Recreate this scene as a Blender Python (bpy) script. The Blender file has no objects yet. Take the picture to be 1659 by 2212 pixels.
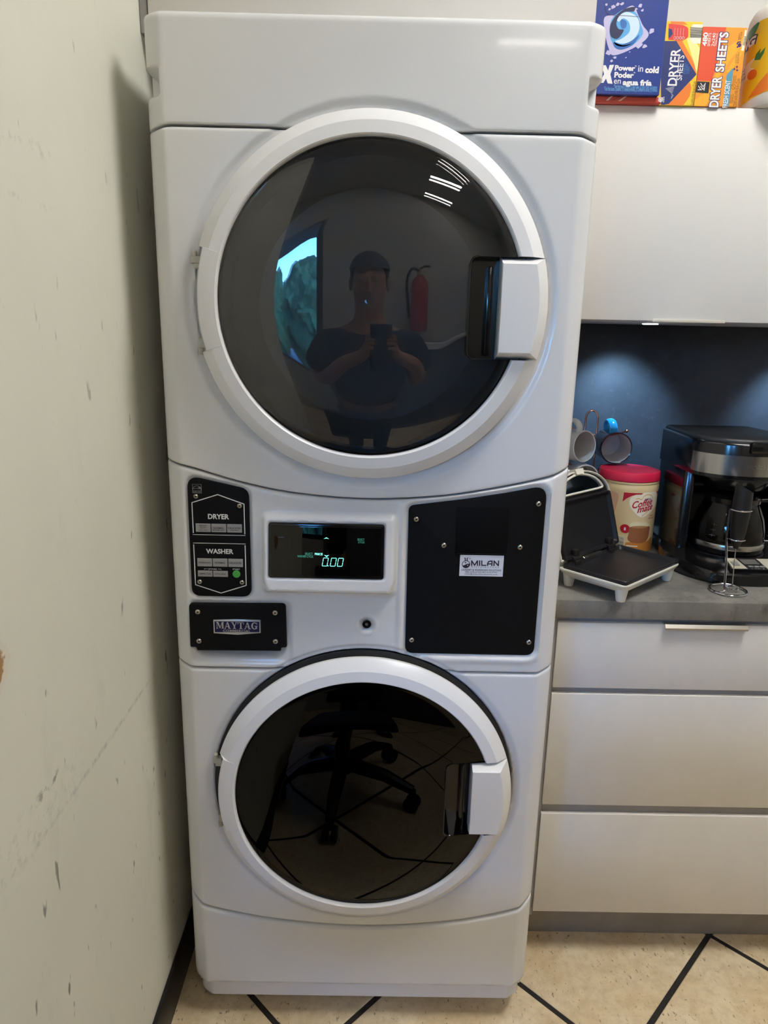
import bpy, bmesh, math, random
from mathutils import Vector, Matrix
from mathutils.geometry import tessellate_polygon
sc = bpy.context.scene
COL = sc.collection
pi = math.pi

# ------------------------------------------------------------------ camera
CAM = (0.0192, -1.1472, 1.3898); PITCH, YAW, ROLL = 0.2467, 0.0077, 0.0219
fw = Vector((math.sin(YAW)*math.cos(PITCH), math.cos(YAW)*math.cos(PITCH), -math.sin(PITCH)))
rt = fw.cross(Vector((0, 0, 1))).normalized(); up = rt.cross(fw)
r2 = math.cos(ROLL)*rt + math.sin(ROLL)*up; u2 = -math.sin(ROLL)*rt + math.cos(ROLL)*up
cd = bpy.data.cameras.new('camera'); cam = bpy.data.objects.new('camera', cd); COL.objects.link(cam)
m = Matrix((r2, u2, -fw)).transposed().to_4x4(); m.translation = Vector(CAM); cam.matrix_world = m
cd.sensor_fit = 'HORIZONTAL'; cd.sensor_width = 36.0; cd.lens = 36.0*1500/1659; cd.clip_start = 0.004; cd.clip_end = 200
sc.camera = cam
# ------------------------------------------------------------------ world / exposure
w = bpy.data.worlds.new('World'); sc.world = w; w.use_nodes = True
nt = w.node_tree; nt.nodes.clear()
sky = nt.nodes.new('ShaderNodeTexSky'); sky.sky_type = 'NISHITA'; sky.sun_disc = False
sky.sun_elevation = math.radians(38); sky.sun_rotation = math.radians(60)
bg = nt.nodes.new('ShaderNodeBackground'); bg.inputs[1].default_value = 6.0
wo = nt.nodes.new('ShaderNodeOutputWorld')
tn = nt.nodes.new('ShaderNodeMix'); tn.data_type = 'RGBA'; tn.blend_type = 'MULTIPLY'; tn.inputs[0].default_value = 1.0
tn.inputs[7].default_value = (0.36, 0.72, 1.15, 1)      # the camera is balanced for the warm room, so daylight reads blue
nt.links.new(sky.outputs[0], tn.inputs[6]); nt.links.new(tn.outputs[2], bg.inputs[0]); nt.links.new(bg.outputs[0], wo.inputs[0])
vs = sc.view_settings
vs.view_transform = 'Standard'; vs.look = 'None'; vs.exposure = 0.0; vs.gamma = 1.0; vs.use_curve_mapping = False
sc.cycles.use_denoising = True
sc.cycles.use_adaptive_sampling = True; sc.cycles.adaptive_threshold = 0.02
sc.cycles.max_bounces = 7; sc.cycles.diffuse_bounces = 4; sc.cycles.glossy_bounces = 4; sc.cycles.transmission_bounces = 4; sc.cycles.transparent_max_bounces = 10
sc.cycles.sample_clamp_indirect = 6.0
LAMP_POWER = 33.0           # emission of the ceiling panels

# ------------------------------------------------------------------ helpers
random.seed(4)
def sstep(a, b, x):
    t = (x-a)/(b-a); t = 0.0 if t < 0 else 1.0 if t > 1 else t
    return t*t*(3-2*t)
def S(c):      # sRGB 0-255 -> linear
    return tuple(((v/255.0)/12.92 if v/255.0 <= 0.04045 else ((v/255.0+0.055)/1.055)**2.4) for v in c)

class NT:
    def __init__(s, name):
        s.m = bpy.data.materials.new(name); s.m.use_nodes = True; s.t = s.m.node_tree; s.t.nodes.clear()
        s.o = s.t.nodes.new('ShaderNodeOutputMaterial')
    def n(s, typ, **kw):
        q = s.t.nodes.new(typ)
        for k, v in kw.items(): setattr(q, k, v)
        return q
    def l(s, a, b): s.t.links.new(a, b)
    def math(s, op, a, b=None, clamp=False):
        q = s.n('ShaderNodeMath', operation=op); q.use_clamp = clamp
        for i, v in enumerate((a, b)):
            if v is None: continue
            if isinstance(v, (int, float)): q.inputs[i].default_value = v
            else: s.l(v, q.inputs[i])
        return q.outputs[0]
    def coord(s): return s.n('ShaderNodeTexCoord').outputs['Object']
    def noise(s, vec, scale, detail=4, rough=0.55, stretch=None):
        if stretch:
            mp = s.n('ShaderNodeMapping'); mp.inputs['Scale'].default_value = stretch; s.l(vec, mp.inputs[0]); vec = mp.outputs[0]
        q = s.n('ShaderNodeTexNoise'); q.inputs['Scale'].default_value = scale; q.inputs['Detail'].default_value = detail
        q.inputs['Roughness'].default_value = rough; s.l(vec, q.inputs['Vector']); return q.outputs['Fac']
    def ramp(s, fac, a, b, lo=0.0, hi=1.0):
        q = s.n('ShaderNodeMapRange'); q.clamp = True
        q.inputs['From Min'].default_value = a; q.inputs['From Max'].default_value = b
        q.inputs['To Min'].default_value = lo; q.inputs['To Max'].default_value = hi
        s.l(fac, q.inputs['Value']); return q.outputs[0]
    def mix(s, fac, a, b, blend='MIX'):
        q = s.n('ShaderNodeMix', data_type='RGBA', blend_type=blend)
        for i, v in ((0, fac), (6, a), (7, b)):
            if isinstance(v, (int, float)): q.inputs[i].default_value = v
            elif isinstance(v, (tuple, list)): q.inputs[i].default_value = (v[0], v[1], v[2], 1)
            else: s.l(v, q.inputs[i])
        return q.outputs[2]
    def bsdf(s, col, rough=0.5, metal=0.0, spec=0.5, coat=0.0, bump=None, bstr=0.1, bdist=0.001, emit=None, estr=0.0):
        b = s.n('ShaderNodeBsdfPrincipled')
        for k, v in (('Base Color', col), ('Roughness', rough), ('Metallic', metal)):
            if isinstance(v, (int, float)): b.inputs[k].default_value = v
            elif isinstance(v, (tuple, list)): b.inputs[k].default_value = (v[0], v[1], v[2], 1)
            else: s.l(v, b.inputs[k])
        b.inputs['Specular IOR Level'].default_value = spec
        b.inputs['Coat Weight'].default_value = coat; b.inputs['Coat Roughness'].default_value = 0.05
        if bump is not None:
            q = s.n('ShaderNodeBump'); q.inputs['Strength'].default_value = bstr; q.inputs['Distance'].default_value = bdist
            s.l(bump, q.inputs['Height']); s.l(q.outputs[0], b.inputs['Normal'])
        if emit:
            b.inputs['Emission Color'].default_value = (*emit, 1); b.inputs['Emission Strength'].default_value = estr
        s.l(b.outputs[0], s.o.inputs[0]); return b

MATS = {}
def mat(name, rgb, rough=0.5, metal=0.0, spec=0.5, coat=0.0, var=0.04, vscale=30, bump=0.0, bscale=300, emit=None, estr=0.0):
    """procedural material: sRGB base with a faint noise variation and fine relief"""
    if name in MATS: return MATS[name]
    q = NT(name); c = S(rgb); co = q.coord()
    f = q.noise(co, vscale)
    col = q.mix(q.ramp(f, 0.3, 0.7), tuple(v*(1-var) for v in c), tuple(min(1, v*(1+var)) for v in c))
    bp = q.noise(co, bscale, 3) if bump else None
    q.bsdf(col, rough, metal, spec, coat, bp, bump, 0.001, emit, estr)
    if emit and estr < 5: q.m.cycles.emission_sampling = 'NONE'
    MATS[name] = q.m; return q.m

def glass(name, tint, ior=1.5, rough=0.0, gl=(1, 1, 1)):
    q = NT(name)
    tr = q.n('ShaderNodeBsdfTransparent'); tr.inputs[0].default_value = (*tint, 1)
    go = q.n('ShaderNodeBsdfGlossy'); go.inputs['Roughness'].default_value = rough; go.inputs[0].default_value = (*gl, 1)
    fr = q.n('ShaderNodeFresnel'); fr.inputs[0].default_value = ior
    mx = q.n('ShaderNodeMixShader'); q.l(fr.outputs[0], mx.inputs[0]); q.l(tr.outputs[0], mx.inputs[1]); q.l(go.outputs[0], mx.inputs[2])
    q.l(mx.outputs[0], q.o.inputs[0]); MATS[name] = q.m; return q.m

def link(o, parent=None):
    COL.objects.link(o)
    if parent is not None: o.parent = parent
    return o
def tag(o, label=None, cat=None, group=None, kind=None):
    if label: o['label'] = label
    if cat: o['category'] = cat
    if group: o['group'] = group
    if kind: o['kind'] = kind
    return o
def thing(name, label, cat, loc=(0, 0, 0), rz=0.0, group=None, M=None):
    o = bpy.data.objects.new(name, None); o.empty_display_size = 0.05
    if M is not None: o.matrix_world = M
    else: o.location = loc; o.rotation_euler = (0, 0, rz)
    link(o); return tag(o, label, cat, group)

class G:
    """collects geometry for ONE mesh object"""
    def __init__(s): s.v = []; s.f = []; s.mi = []; s.cur = 0
    def add(s, v, f, fn=None):
        k = len(s.v); s.v += [tuple(fn(p) if fn else p) for p in v]; s.f += [tuple(i+k for i in q) for q in f]; s.mi += [s.cur]*len(f); return s
    def bm(s, b, fn=None):
        b.verts.ensure_lookup_table(); b.verts.index_update()
        v = [tuple(q.co) for q in b.verts]; f = [[x.index for x in q.verts] for q in b.faces]; b.free(); return s.add(v, f, fn)
    def box(s, x0, x1, y0, y1, z0, z1, bev=0.0, seg=2, fn=None):
        b = bmesh.new(); bmesh.ops.create_cube(b, size=1.0)
        for q in b.verts: q.co = Vector(((x0+x1)/2+q.co.x*(x1-x0), (y0+y1)/2+q.co.y*(y1-y0), (z0+z1)/2+q.co.z*(z1-z0)))
        if bev: bmesh.ops.bevel(b, geom=b.edges[:], offset=bev, segments=seg, profile=0.5, affect='EDGES')
        return s.bm(b, fn)
    def prism(s, poly, y0, y1, bev=0.0, seg=2, fn=None):
        """polygon in XZ, front face at y0 (towards -Y), back at y1; bevel on the front rim"""
        n = len(poly); v = []; rows = []
        a = sum(poly[i][0]*poly[(i+1) % n][1]-poly[(i+1) % n][0]*poly[i][1] for i in range(n))
        if a < 0: poly = poly[::-1]
        def inset(d):
            out = []
            for i in range(n):
                p0, p1, p2 = poly[i-1], poly[i], poly[(i+1) % n]
                e1 = Vector((p1[0]-p0[0], p1[1]-p0[1])); e2 = Vector((p2[0]-p1[0], p2[1]-p1[1]))
                if e1.length < 1e-9 or e2.length < 1e-9: out.append(p1); continue
                e1.normalize(); e2.normalize(); n1 = Vector((-e1.y, e1.x)); n2 = Vector((-e2.y, e2.x)); nn = n1+n2
                nn = nn/max(0.3, nn.length_squared)*2 if nn.length > 1e-6 else n1
                out.append((p1[0]+nn.x*d, p1[1]+nn.y*d))
            return out
        rows.append((poly, y1))
        if bev:
            for k in range(seg+1):
                t = k/seg*pi/2; rows.append((inset(bev*(1-math.cos(t))), y0+bev*(1-math.sin(t))))
        else: rows.append((poly, y0))
        f = []
        for R, y in rows: v += [(p[0], y, p[1]) for p in R]
        for k in range(len(rows)-1):
            for i in range(n):
                j = (i+1) % n; f.append((k*n+i, k*n+j, (k+1)*n+j, (k+1)*n+i))
        last = (len(rows)-1)*n
        for t in tessellate_polygon([[Vector((p[0], p[1], 0)) for p in rows[-1][0]]]):
            t = list(t); A, B, C = (rows[-1][0][i] for i in t)
            if (B[0]-A[0])*(C[1]-A[1])-(B[1]-A[1])*(C[0]-A[0]) < 0: t = t[::-1]
            f.append(tuple(last+i for i in t)); f.append(tuple(i for i in t[::-1]))
        return s.add(v, f, fn)
    def lathe(s, prof, n=48, c=(0, 0), fn=None, cap0=True, cap1=True, sx=1.0, sy=1.0):
        v = []; f = []
        for r, z in prof:
            for i in range(n):
                a = 2*pi*i/n; v.append((c[0]+r*math.cos(a)*sx, c[1]+r*math.sin(a)*sy, z))
        for k in range(len(prof)-1):
            for i in range(n):
                j = (i+1) % n; f.append((k*n+i, k*n+j, (k+1)*n+j, (k+1)*n+i))
        if cap0: f.append(tuple(range(n))[::-1])
        if cap1: f.append(tuple((len(prof)-1)*n+i for i in range(n)))
        return s.add(v, f, fn)
    def tube(s, path, r, n=10, closed=False, fn=None, cap=True):
        P = [Vector(q) for q in path]; m = len(P); v = []; f = []; N = None
        rr = r if isinstance(r, (list, tuple)) else [r]*m
        for k in range(m):
            if closed: t = P[(k+1) % m]-P[k-1]
            else: t = P[min(k+1, m-1)]-P[max(k-1, 0)]
            t.normalize()
            if N is None:
                N = t.orthogonal().normalized()
            else:
                N = (N-t*N.dot(t)).normalized()
            B = t.cross(N)
            for i in range(n):
                a = 2*pi*i/n; v.append(tuple(P[k]+(N*math.cos(a)+B*math.sin(a))*rr[k]))
        for k in range(m if closed else m-1):
            k2 = (k+1) % m
            off = 0
            if closed and k2 == 0:      # match the seam
                best = 1e9
                for o in range(n):
                    d = (Vector(v[k*n])-Vector(v[o])).length
                    if d < best: best = d; off = o
            for i in range(n):
                j = (i+1) % n; f.append((k*n+i, k*n+j, k2*n+(j+off) % n, k2*n+(i+off) % n))
        if cap and not closed: f.append(tuple(range(n))[::-1]); f.append(tuple((m-1)*n+i for i in range(n)))
        return s.add(v, f, fn)
    def sphere(s, c, r, n=16, fn=None, sc3=(1, 1, 1)):
        pr = [(max(1e-5, r*math.sin(pi*k/10)), -r*math.cos(pi*k/10)) for k in range(11)]
        return s.lathe(pr, n, fn=(lambda p: (c[0]+p[0]*sc3[0], c[1]+p[1]*sc3[1], c[2]+p[2]*sc3[2])) if fn is None else fn)
    def obj(s, name, material, parent=None, smooth=35, label=None, loc=None):
        me = bpy.data.meshes.new(name); me.from_pydata(s.v, [], s.f)
        for q in (material if isinstance(material, (list, tuple)) else [material]): me.materials.append(q)
        if len(me.materials) > 1: me.polygons.foreach_set('material_index', s.mi)
        me.validate(); me.update()
        if smooth:
            me.shade_smooth(); me.set_sharp_from_angle(angle=math.radians(smooth))
        o = bpy.data.objects.new(name, me); link(o, parent)
        if loc: o.location = loc
        if label: o['label'] = label
        return o

def rpoly(pts, r, n=5):
    """round the corners of a polygon; r number or list"""
    out = []; m = len(pts)
    for i in range(m):
        p0, p1, p2 = Vector(pts[i-1]), Vector(pts[i]), Vector(pts[(i+1) % m]); R = r[i] if isinstance(r, (list, tuple)) else r
        d1 = (p0-p1); d2 = (p2-p1); L = min(d1.length, d2.length)*0.49
        a = d1.angle(d2); t = min(R/math.tan(a/2), L) if a > 1e-3 else 0
        if t < 1e-6 or R <= 0: out.append(tuple(p1)); continue
        A = p1+d1.normalized()*t; B = p1+d2.normalized()*t
        for k in range(n+1):
            u = k/n; q = A*(1-u)**2+p1*2*u*(1-u)+B*u*u; out.append((q.x, q.y))
    return out
def rect(x0, x1, z0, z1, r=0.0, n=5):
    p = [(x0, z0), (x1, z0), (x1, z1), (x0, z1)]
    return rpoly(p, r, n) if r else p
def circ(cx, cz, r, n=28, rz=None): return [(cx+r*math.cos(2*pi*i/n), cz+(rz or r)*math.sin(2*pi*i/n)) for i in range(n)]
def bez(pts, n=10):
    """smooth closed/open Catmull-Rom through points"""
    out = []; P = [Vector(p) for p in pts]; m = len(P)
    for i in range(m-1):
        p0 = P[max(i-1, 0)]; p1 = P[i]; p2 = P[i+1]; p3 = P[min(i+2, m-1)]
        for k in range(n):
            t = k/n; out.append(tuple(0.5*((2*p1)+(p2-p0)*t+(2*p0-5*p1+4*p2-p3)*t*t+(3*p1-p0-3*p2+p3)*t**3)))
    out.append(tuple(P[-1])); return out
def loop(pts, n=8):
    out = []; P = [Vector(p) for p in pts]; m = len(P)
    for i in range(m):
        p0, p1, p2, p3 = P[i-1], P[i], P[(i+1) % m], P[(i+2) % m]
        for k in range(n):
            t = k/n; out.append(tuple(0.5*((2*p1)+(p2-p0)*t+(2*p0-5*p1+4*p2-p3)*t*t+(3*p1-p0-3*p2+p3)*t**3)))
    return out

# ---- flat print: polygons and lettering laid on a surface through a frame F(u, v, h)
def front(Y): return lambda u, v, h=0.0: (u, Y-h, v)
def flat(name, polys, F, material, parent, h=0.0003, sub=0, label=None):
    g = G()
    for poly in polys:
        pv = [(p[0], p[1]) for p in poly]
        if sub:
            q = []
            for i in range(len(pv)):
                a, b = pv[i], pv[(i+1) % len(pv)]
                for k in range(sub): q.append((a[0]+(b[0]-a[0])*k/sub, a[1]+(b[1]-a[1])*k/sub))
            pv = q
        a = sum(pv[i][0]*pv[(i+1) % len(pv)][1]-pv[(i+1) % len(pv)][0]*pv[i][1] for i in range(len(pv)))
        if a < 0: pv = pv[::-1]
        tr = []
        for t in tessellate_polygon([[Vector((p[0], p[1], 0)) for p in pv]]):
            A, B, C = (pv[i] for i in t)
            tr.append(tuple(t) if (B[0]-A[0])*(C[1]-A[1])-(B[1]-A[1])*(C[0]-A[0]) > 0 else tuple(t[::-1]))
        g.add([F(p[0], p[1], h) for p in pv], tr)
    o = g.obj(name, material, parent, smooth=0, label=label)
    if len(polys) > 8: o['kind'] = 'stuff'
    return o
def stroke(path, wd, closed=False):
    """thin band polygons along a 2-D path"""
    out = []; n = len(path)
    for i in range(n if closed else n-1):
        a = Vector(path[i]); b = Vector(path[(i+1) % n]); d = (b-a)
        if d.length < 1e-9: continue
        d.normalize(); q = Vector((-d.y, d.x))*wd/2; e = d*wd*0.3
        out.append([tuple(a-e-q), tuple(b+e-q), tuple(b+e+q), tuple(a-e+q)])
    return out
TXT = {}
def text2d(s, bold=0.0, shear=0.0, space=1.0):
    key = (s, bold, shear, space)
    if key in TXT: return TXT[key]
    cu = bpy.data.curves.new('t', 'FONT'); cu.body = s; cu.size = 1.0; cu.offset = bold; cu.shear = shear; cu.space_character = space
    cu.resolution_u = 3; cu.fill_mode = 'FRONT'; cu.dimensions = '2D'
    o = bpy.data.objects.new('t', cu); COL.objects.link(o)
    bpy.context.view_layer.update()
    dg = bpy.context.evaluated_depsgraph_get(); me = bpy.data.meshes.new_from_object(o.evaluated_get(dg))
    v = [(q.co.x, q.co.y) for q in me.vertices]; f = [tuple(q.vertices) for q in me.polygons]
    bpy.data.meshes.remove(me); bpy.data.objects.remove(o); bpy.data.curves.remove(cu)
    TXT[key] = (v, f); return v, f
def lettering(lines, F, material, parent, h=0.0005, name='lettering', label=None):
    """lines: (string, u0, v0, u1, v1[, bold, shear, space, rot]) fitted into the box; rot 90 reads upwards"""
    last = None
    for L in lines:
        g = G(); s, u0, v0, u1, v1 = L[:5]; bold = L[5] if len(L) > 5 else 0.02; sh = L[6] if len(L) > 6 else 0; sp = L[7] if len(L) > 7 else 1.0
        rot = L[8] if len(L) > 8 else 0
        v, f = text2d(s, bold, sh, sp)
        if not v: continue
        x0 = min(p[0] for p in v); x1 = max(p[0] for p in v); y0 = min(p[1] for p in v); y1 = max(p[1] for p in v)
        out = []
        for p in v:
            a = (p[0]-x0)/(x1-x0); b = (p[1]-y0)/max(1e-6, (y1-y0))
            if rot: a, b = 1-b, a
            out.append(F(u0+(u1-u0)*a, v0+(v1-v0)*b, h))
        ff = []
        for t in f:
            A, B, C = v[t[0]], v[t[1]], v[t[2]]
            ff.append(t if (B[0]-A[0])*(C[1]-A[1])-(B[1]-A[1])*(C[0]-A[0]) > 0 else t[::-1])
        g.add(out, ff); last = g.obj(name, material, parent, smooth=0, label=label)
    return last
# ------------------------------------------------------------------ materials of the room
def wall_paint(name, rgb, scuffs=False):
    q = NT(name); co = q.coord(); c = S(rgb)
    f = q.noise(co, 2.2, 5); f2 = q.noise(co, 180, 4, 0.6)
    col = q.mix(q.ramp(f, 0.35, 0.65), tuple(v*0.965 for v in c), tuple(v*1.03 for v in c))
    if scuffs:
        sp = q.n('ShaderNodeSeparateXYZ'); q.l(co, sp.inputs[0]); y, z = sp.outputs[1], sp.outputs[2]
        grain = q.noise(co, 55, 4, 0.7)
        def band(z0, hw, ya, yb, lo, hi, slope=0.0):
            d = q.math('ABSOLUTE', q.math('SUBTRACT', q.math('SUBTRACT', z, z0), q.math('MULTIPLY', y, slope)))
            a = q.ramp(d, hw*0.3, hw, 1, 0); b = q.math('MULTIPLY', q.ramp(y, ya, ya+0.05), q.ramp(y, yb-0.05, yb, 1, 0))
            return q.math('MULTIPLY', q.math('MULTIPLY', a, b), q.ramp(grain, lo, hi))
        marks = band(0.765, 0.006, -0.46, 0.04, 0.40, 0.62)
        marks = q.math('MAXIMUM', q.math('MULTIPLY', marks, 0.26), q.math('MULTIPLY', band(0.82, 0.011, -0.42, -0.31, 0.50, 0.60), 0.75))
        marks = q.math('MAXIMUM', marks, q.math('MULTIPLY', band(0.79, 0.05, -0.6, -0.25, 0.52, 0.68), 0.20))
        marks = q.math('MAXIMUM', marks, q.math('MULTIPLY', band(1.60, 0.012, -0.50, -0.17, 0.52, 0.64), 0.17))
        marks = q.math('MAXIMUM', marks, q.math('MULTIPLY', band(1.535, 0.006, -0.40, -0.20, 0.52, 0.64), 0.15))
        speck = q.ramp(q.noise(co, 46, 2, 0.5, (1, 1, 0.33)), 0.705, 0.745)
        lower = q.ramp(z, 0.2, 1.5, 1.0, 0.35)
        marks = q.math('MAXIMUM', marks, q.math('MULTIPLY', q.math('MULTIPLY', speck, lower), 0.85))
        smear = q.ramp(q.noise(co, 9, 5, 0.65, (1, 1, 0.5)), 0.56, 0.75, 0, 0.16)
        marks = q.math('MAXIMUM', marks, q.math('MULTIPLY', smear, lower))
        col = q.mix(marks, col, S((58, 54, 48)))
        # torn paper patch at the wall's near edge
        cmb = q.n('ShaderNodeVectorMath', operation='DISTANCE'); q.l(co, cmb.inputs[0]); cmb.inputs[1].default_value = (-0.398, -0.452, 1.026)
        dd = q.math('ADD', cmb.outputs['Value'], q.math('MULTIPLY', q.math('SUBTRACT', q.noise(co, 45, 4), 0.5), 0.03))
        col = q.mix(q.ramp(dd, 0.030, 0.033, 1, 0), col, S((222, 216, 200)))
        col = q.mix(q.ramp(dd, 0.0195, 0.022, 1, 0), col, S((168, 132, 86)))
    q.bsdf(col, 0.62, 0, 0.3, bump=f2, bstr=0.25, bdist=0.0006)
    return q.m
M_wall = wall_paint('wall_paint_scuffed', (224, 223, 208), True)
M_wall2 = wall_paint('wall_paint', (200, 198, 190))
M_wall3 = wall_paint('wall_paint_white', (226, 224, 216))
M_ceil = mat('ceiling_paint', (206, 205, 200), 0.8, var=0.02, bump=0.2, bscale=120)
def tile_mat():
    q = NT('floor_tile'); co = q.coord(); oi = q.n('ShaderNodeObjectInfo')
    ad = q.n('ShaderNodeVectorMath', operation='ADD'); q.l(co, ad.inputs[0])
    cb = q.n('ShaderNodeCombineXYZ'); r = q.math('MULTIPLY', oi.outputs['Random'], 37.0); q.l(r, cb.inputs[0]); q.l(r, cb.inputs[1])
    q.l(cb.outputs[0], ad.inputs[1]); v = ad.outputs[0]
    a = q.noise(v, 7, 6, 0.6); b = q.noise(v, 38, 5, 0.65); pits = q.noise(v, 120, 3, 0.6, (1.0, 0.55, 1))
    col = q.mix(q.ramp(a, 0.3, 0.7), S((218, 192, 150)), S((240, 222, 188)))
    col = q.mix(q.ramp(b, 0.42, 0.72, 0, 0.55), col, S((188, 160, 118)))
    pt = q.ramp(pits, 0.615, 0.67)
    reg = q.ramp(q.noise(v, 11, 3), 0.38, 0.56)
    pt = q.math('MULTIPLY', pt, reg)
    col = q.mix(q.math('MULTIPLY', pt, 0.75), col, S((104, 84, 60)))
    h = q.math('SUBTRACT', q.math('MULTIPLY', b, 0.4), pt)
    q.bsdf(col, 0.42, 0, 0.4, bump=h, bstr=0.3, bdist=0.001); return q.m
M_tile = tile_mat()
M_grout = mat('grout_black', (40, 36, 33), 0.9, var=0.25, vscale=80, bump=0.5, bscale=400)
M_base = mat('baseboard_black', (22, 21, 20), 0.45, var=0.2)
M_lam = mat('cabinet_laminate_white', (224, 220, 215), 0.42, var=0.02, vscale=6, bump=0.06, bscale=500)
M_draw = mat('drawer_laminate_white', (226, 222, 215), 0.45, var=0.035, vscale=9, bump=0.06, bscale=500)
M_carc = mat('carcass_grey', (150, 147, 146), 0.5, var=0.05)
M_toe = mat('toe_kick_grey', (146, 138, 126), 0.55, var=0.10, vscale=14)
M_steel = mat('brushed_steel', (196, 192, 182), 0.32, 1.0, var=0.05)
def concrete(name, a, b, dark, rough, sc1, spec=0.4, dk=0.5, fl=0.15):
    q = NT(name); co = q.coord()
    n1 = q.noise(co, sc1, 7, 0.62); n2 = q.noise(co, sc1*3.4, 6, 0.7, (1, 1, 0.5)); n3 = q.noise(co, sc1*14, 4, 0.6)
    col = q.mix(q.ramp(n1, 0.35, 0.65), S(a), S(b)); col = q.mix(q.ramp(n2, 0.52, 0.72, 0, dk), col, S(dark))
    col = q.mix(q.ramp(n3, 0.6, 0.75, 0, fl), col, S((190, 186, 176)))
    q.bsdf(col, rough, 0, spec, bump=n3, bstr=0.08, bdist=0.001); return q.m
M_top = concrete('worktop_concrete', (104, 102, 98), (138, 134, 127), (58, 52, 44), 0.42, 6, dk=0.75)
M_splash = concrete('backsplash_slate', (44, 47, 54), (58, 61, 69), (34, 36, 41), 0.55, 5, dk=0.4, fl=0.04)

# ------------------------------------------------------------------ room shell
XL, XR, YB, YF, ZT = -3.0, 2.6, -3.6, 0.79, 3.0
XW = -0.398
def struct(name, g, m, parent=None, smooth=0):
    o = g.obj(name, m, parent, smooth=smooth)
    if parent is None: tag(o, kind='structure')
    return o
fl = struct('floor', G().box(XL, XR, YB, YF, -0.06, -0.0025), M_grout)
struct('ceiling', G().box(XL-0.1, XR+0.1, YB-0.1, YF+0.1, ZT, ZT+0.1), M_ceil)
struct('wall_front', G().box(XL, XR, YF, YF+0.1, -0.06, ZT), M_wall3)
struct('wall_right', G().box(XR, XR+0.1, YB, YF, -0.06, ZT), M_wall2)
struct('wall_left', G().box(XW-0.12, XW, -1.00, YF, -0.0025, ZT), M_wall)
struct('wall_lobby', G().box(XL-0.1, XL, YB, YF, -0.06, ZT), M_wall2)
WX0, WX1, WZ0, WZ1 = -2.35, -0.42, 0.98, 2.30
gb = G(); gb.box(XL, WX0, YB-0.1, YB, -0.06, ZT); gb.box(WX1, XR, YB-0.1, YB, -0.06, ZT); gb.box(WX0, WX1, YB-0.1, YB, -0.06, WZ0); gb.box(WX0, WX1, YB-0.1, YB, WZ1, ZT)
struct('wall_back', gb, M_wall2)
# skirting along the left wall: rubber cove base
bb = G(); bb.box(XW, XW+0.009, -1.00, YF, 0.0, 0.098, 0.003, 2)
struct('baseboard_left', bb, M_base, smooth=35)
bb = G(); bb.box(WX1+0.02, XR, YB, YB+0.009, 0.0, 0.098, 0.003, 2)
struct('baseboard_back', bb, M_base, smooth=35)

# floor tiles laid diagonally; lines x+y = 1.078 + k*p and x-y = 0.606 + k*p
PT = 0.628; GW = 0.0062*2
def clip(poly, x0, x1, y0, y1):
    for ax, val, sg in ((0, x0, 1), (0, x1, -1), (1, y0, 1), (1, y1, -1)):
        out = []
        for i in range(len(poly)):
            a, b = poly[i-1], poly[i]; da = (a[ax]-val)*sg; db = (b[ax]-val)*sg
            if (da >= 0) != (db >= 0):
                t = da/(da-db); out.append((a[0]+(b[0]-a[0])*t, a[1]+(b[1]-a[1])*t))
            if db >= 0: out.append(b)
        poly = out
        if len(poly) < 3: return []
    return poly
def tile_mesh(poly):
    n = len(poly)
    def ins(d):
        cx = sum(p[0] for p in poly)/n; cy = sum(p[1] for p in poly)/n
        return [(p[0]+(cx-p[0])*d/max(0.05, math.hypot(cx-p[0], cy-p[1])), p[1]+(cy-p[1])*d/max(0.05, math.hypot(cx-p[0], cy-p[1]))) for p in poly]
    g = G(); v = [(p[0], p[1], -0.0025) for p in poly]+[(p[0], p[1], -0.0012) for p in poly]+[(p[0], p[1], 0.0) for p in ins(0.003)]
    f = []
    for k in range(2):
        for i in range(n): f.append((k*n+i, k*n+(i+1) % n, (k+1)*n+(i+1) % n, (k+1)*n+i))
    f.append(tuple(2*n+i for i in range(n))); g.add(v, f)
    return g
h = (PT-GW*1.414)/2; full = None
for i in range(-12, 9):
    for j in range(-9, 13):
        uc = 1.078+(i-0.5)*PT; vc = 0.606+(j-0.5)*PT; cx, cy = (uc+vc)/2, (uc-vc)/2
        hh = h   # half diagonal of the rotated square is h (in x and y)
        P0 = [(cx+hh, cy), (cx, cy+hh), (cx-hh, cy), (cx, cy-hh)]
        if all(XL < p[0] < XR and YB < p[1] < YF for p in P0):
            if full is None:
                full = tile_mesh([(p[0]-cx, p[1]-cy) for p in P0]).obj('floor_tile', M_tile, fl, smooth=0); full.location = (cx, cy, 0)
            else:
                o = full.copy(); link(o, fl); o.location = (cx, cy, 0)
        else:
            q = clip(P0, XL, XR, YB, YF)
            if len(q) >= 3:
                a = abs(sum(q[k][0]*q[(k+1) % len(q)][1]-q[(k+1) % len(q)][0]*q[k][1] for k in range(len(q))))/2
                if a > 0.004:
                    o = tile_mesh([(p[0]-cx, p[1]-cy) for p in q]).obj('floor_tile', M_tile, fl, smooth=0); o.location = (cx, cy, 0)

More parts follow.
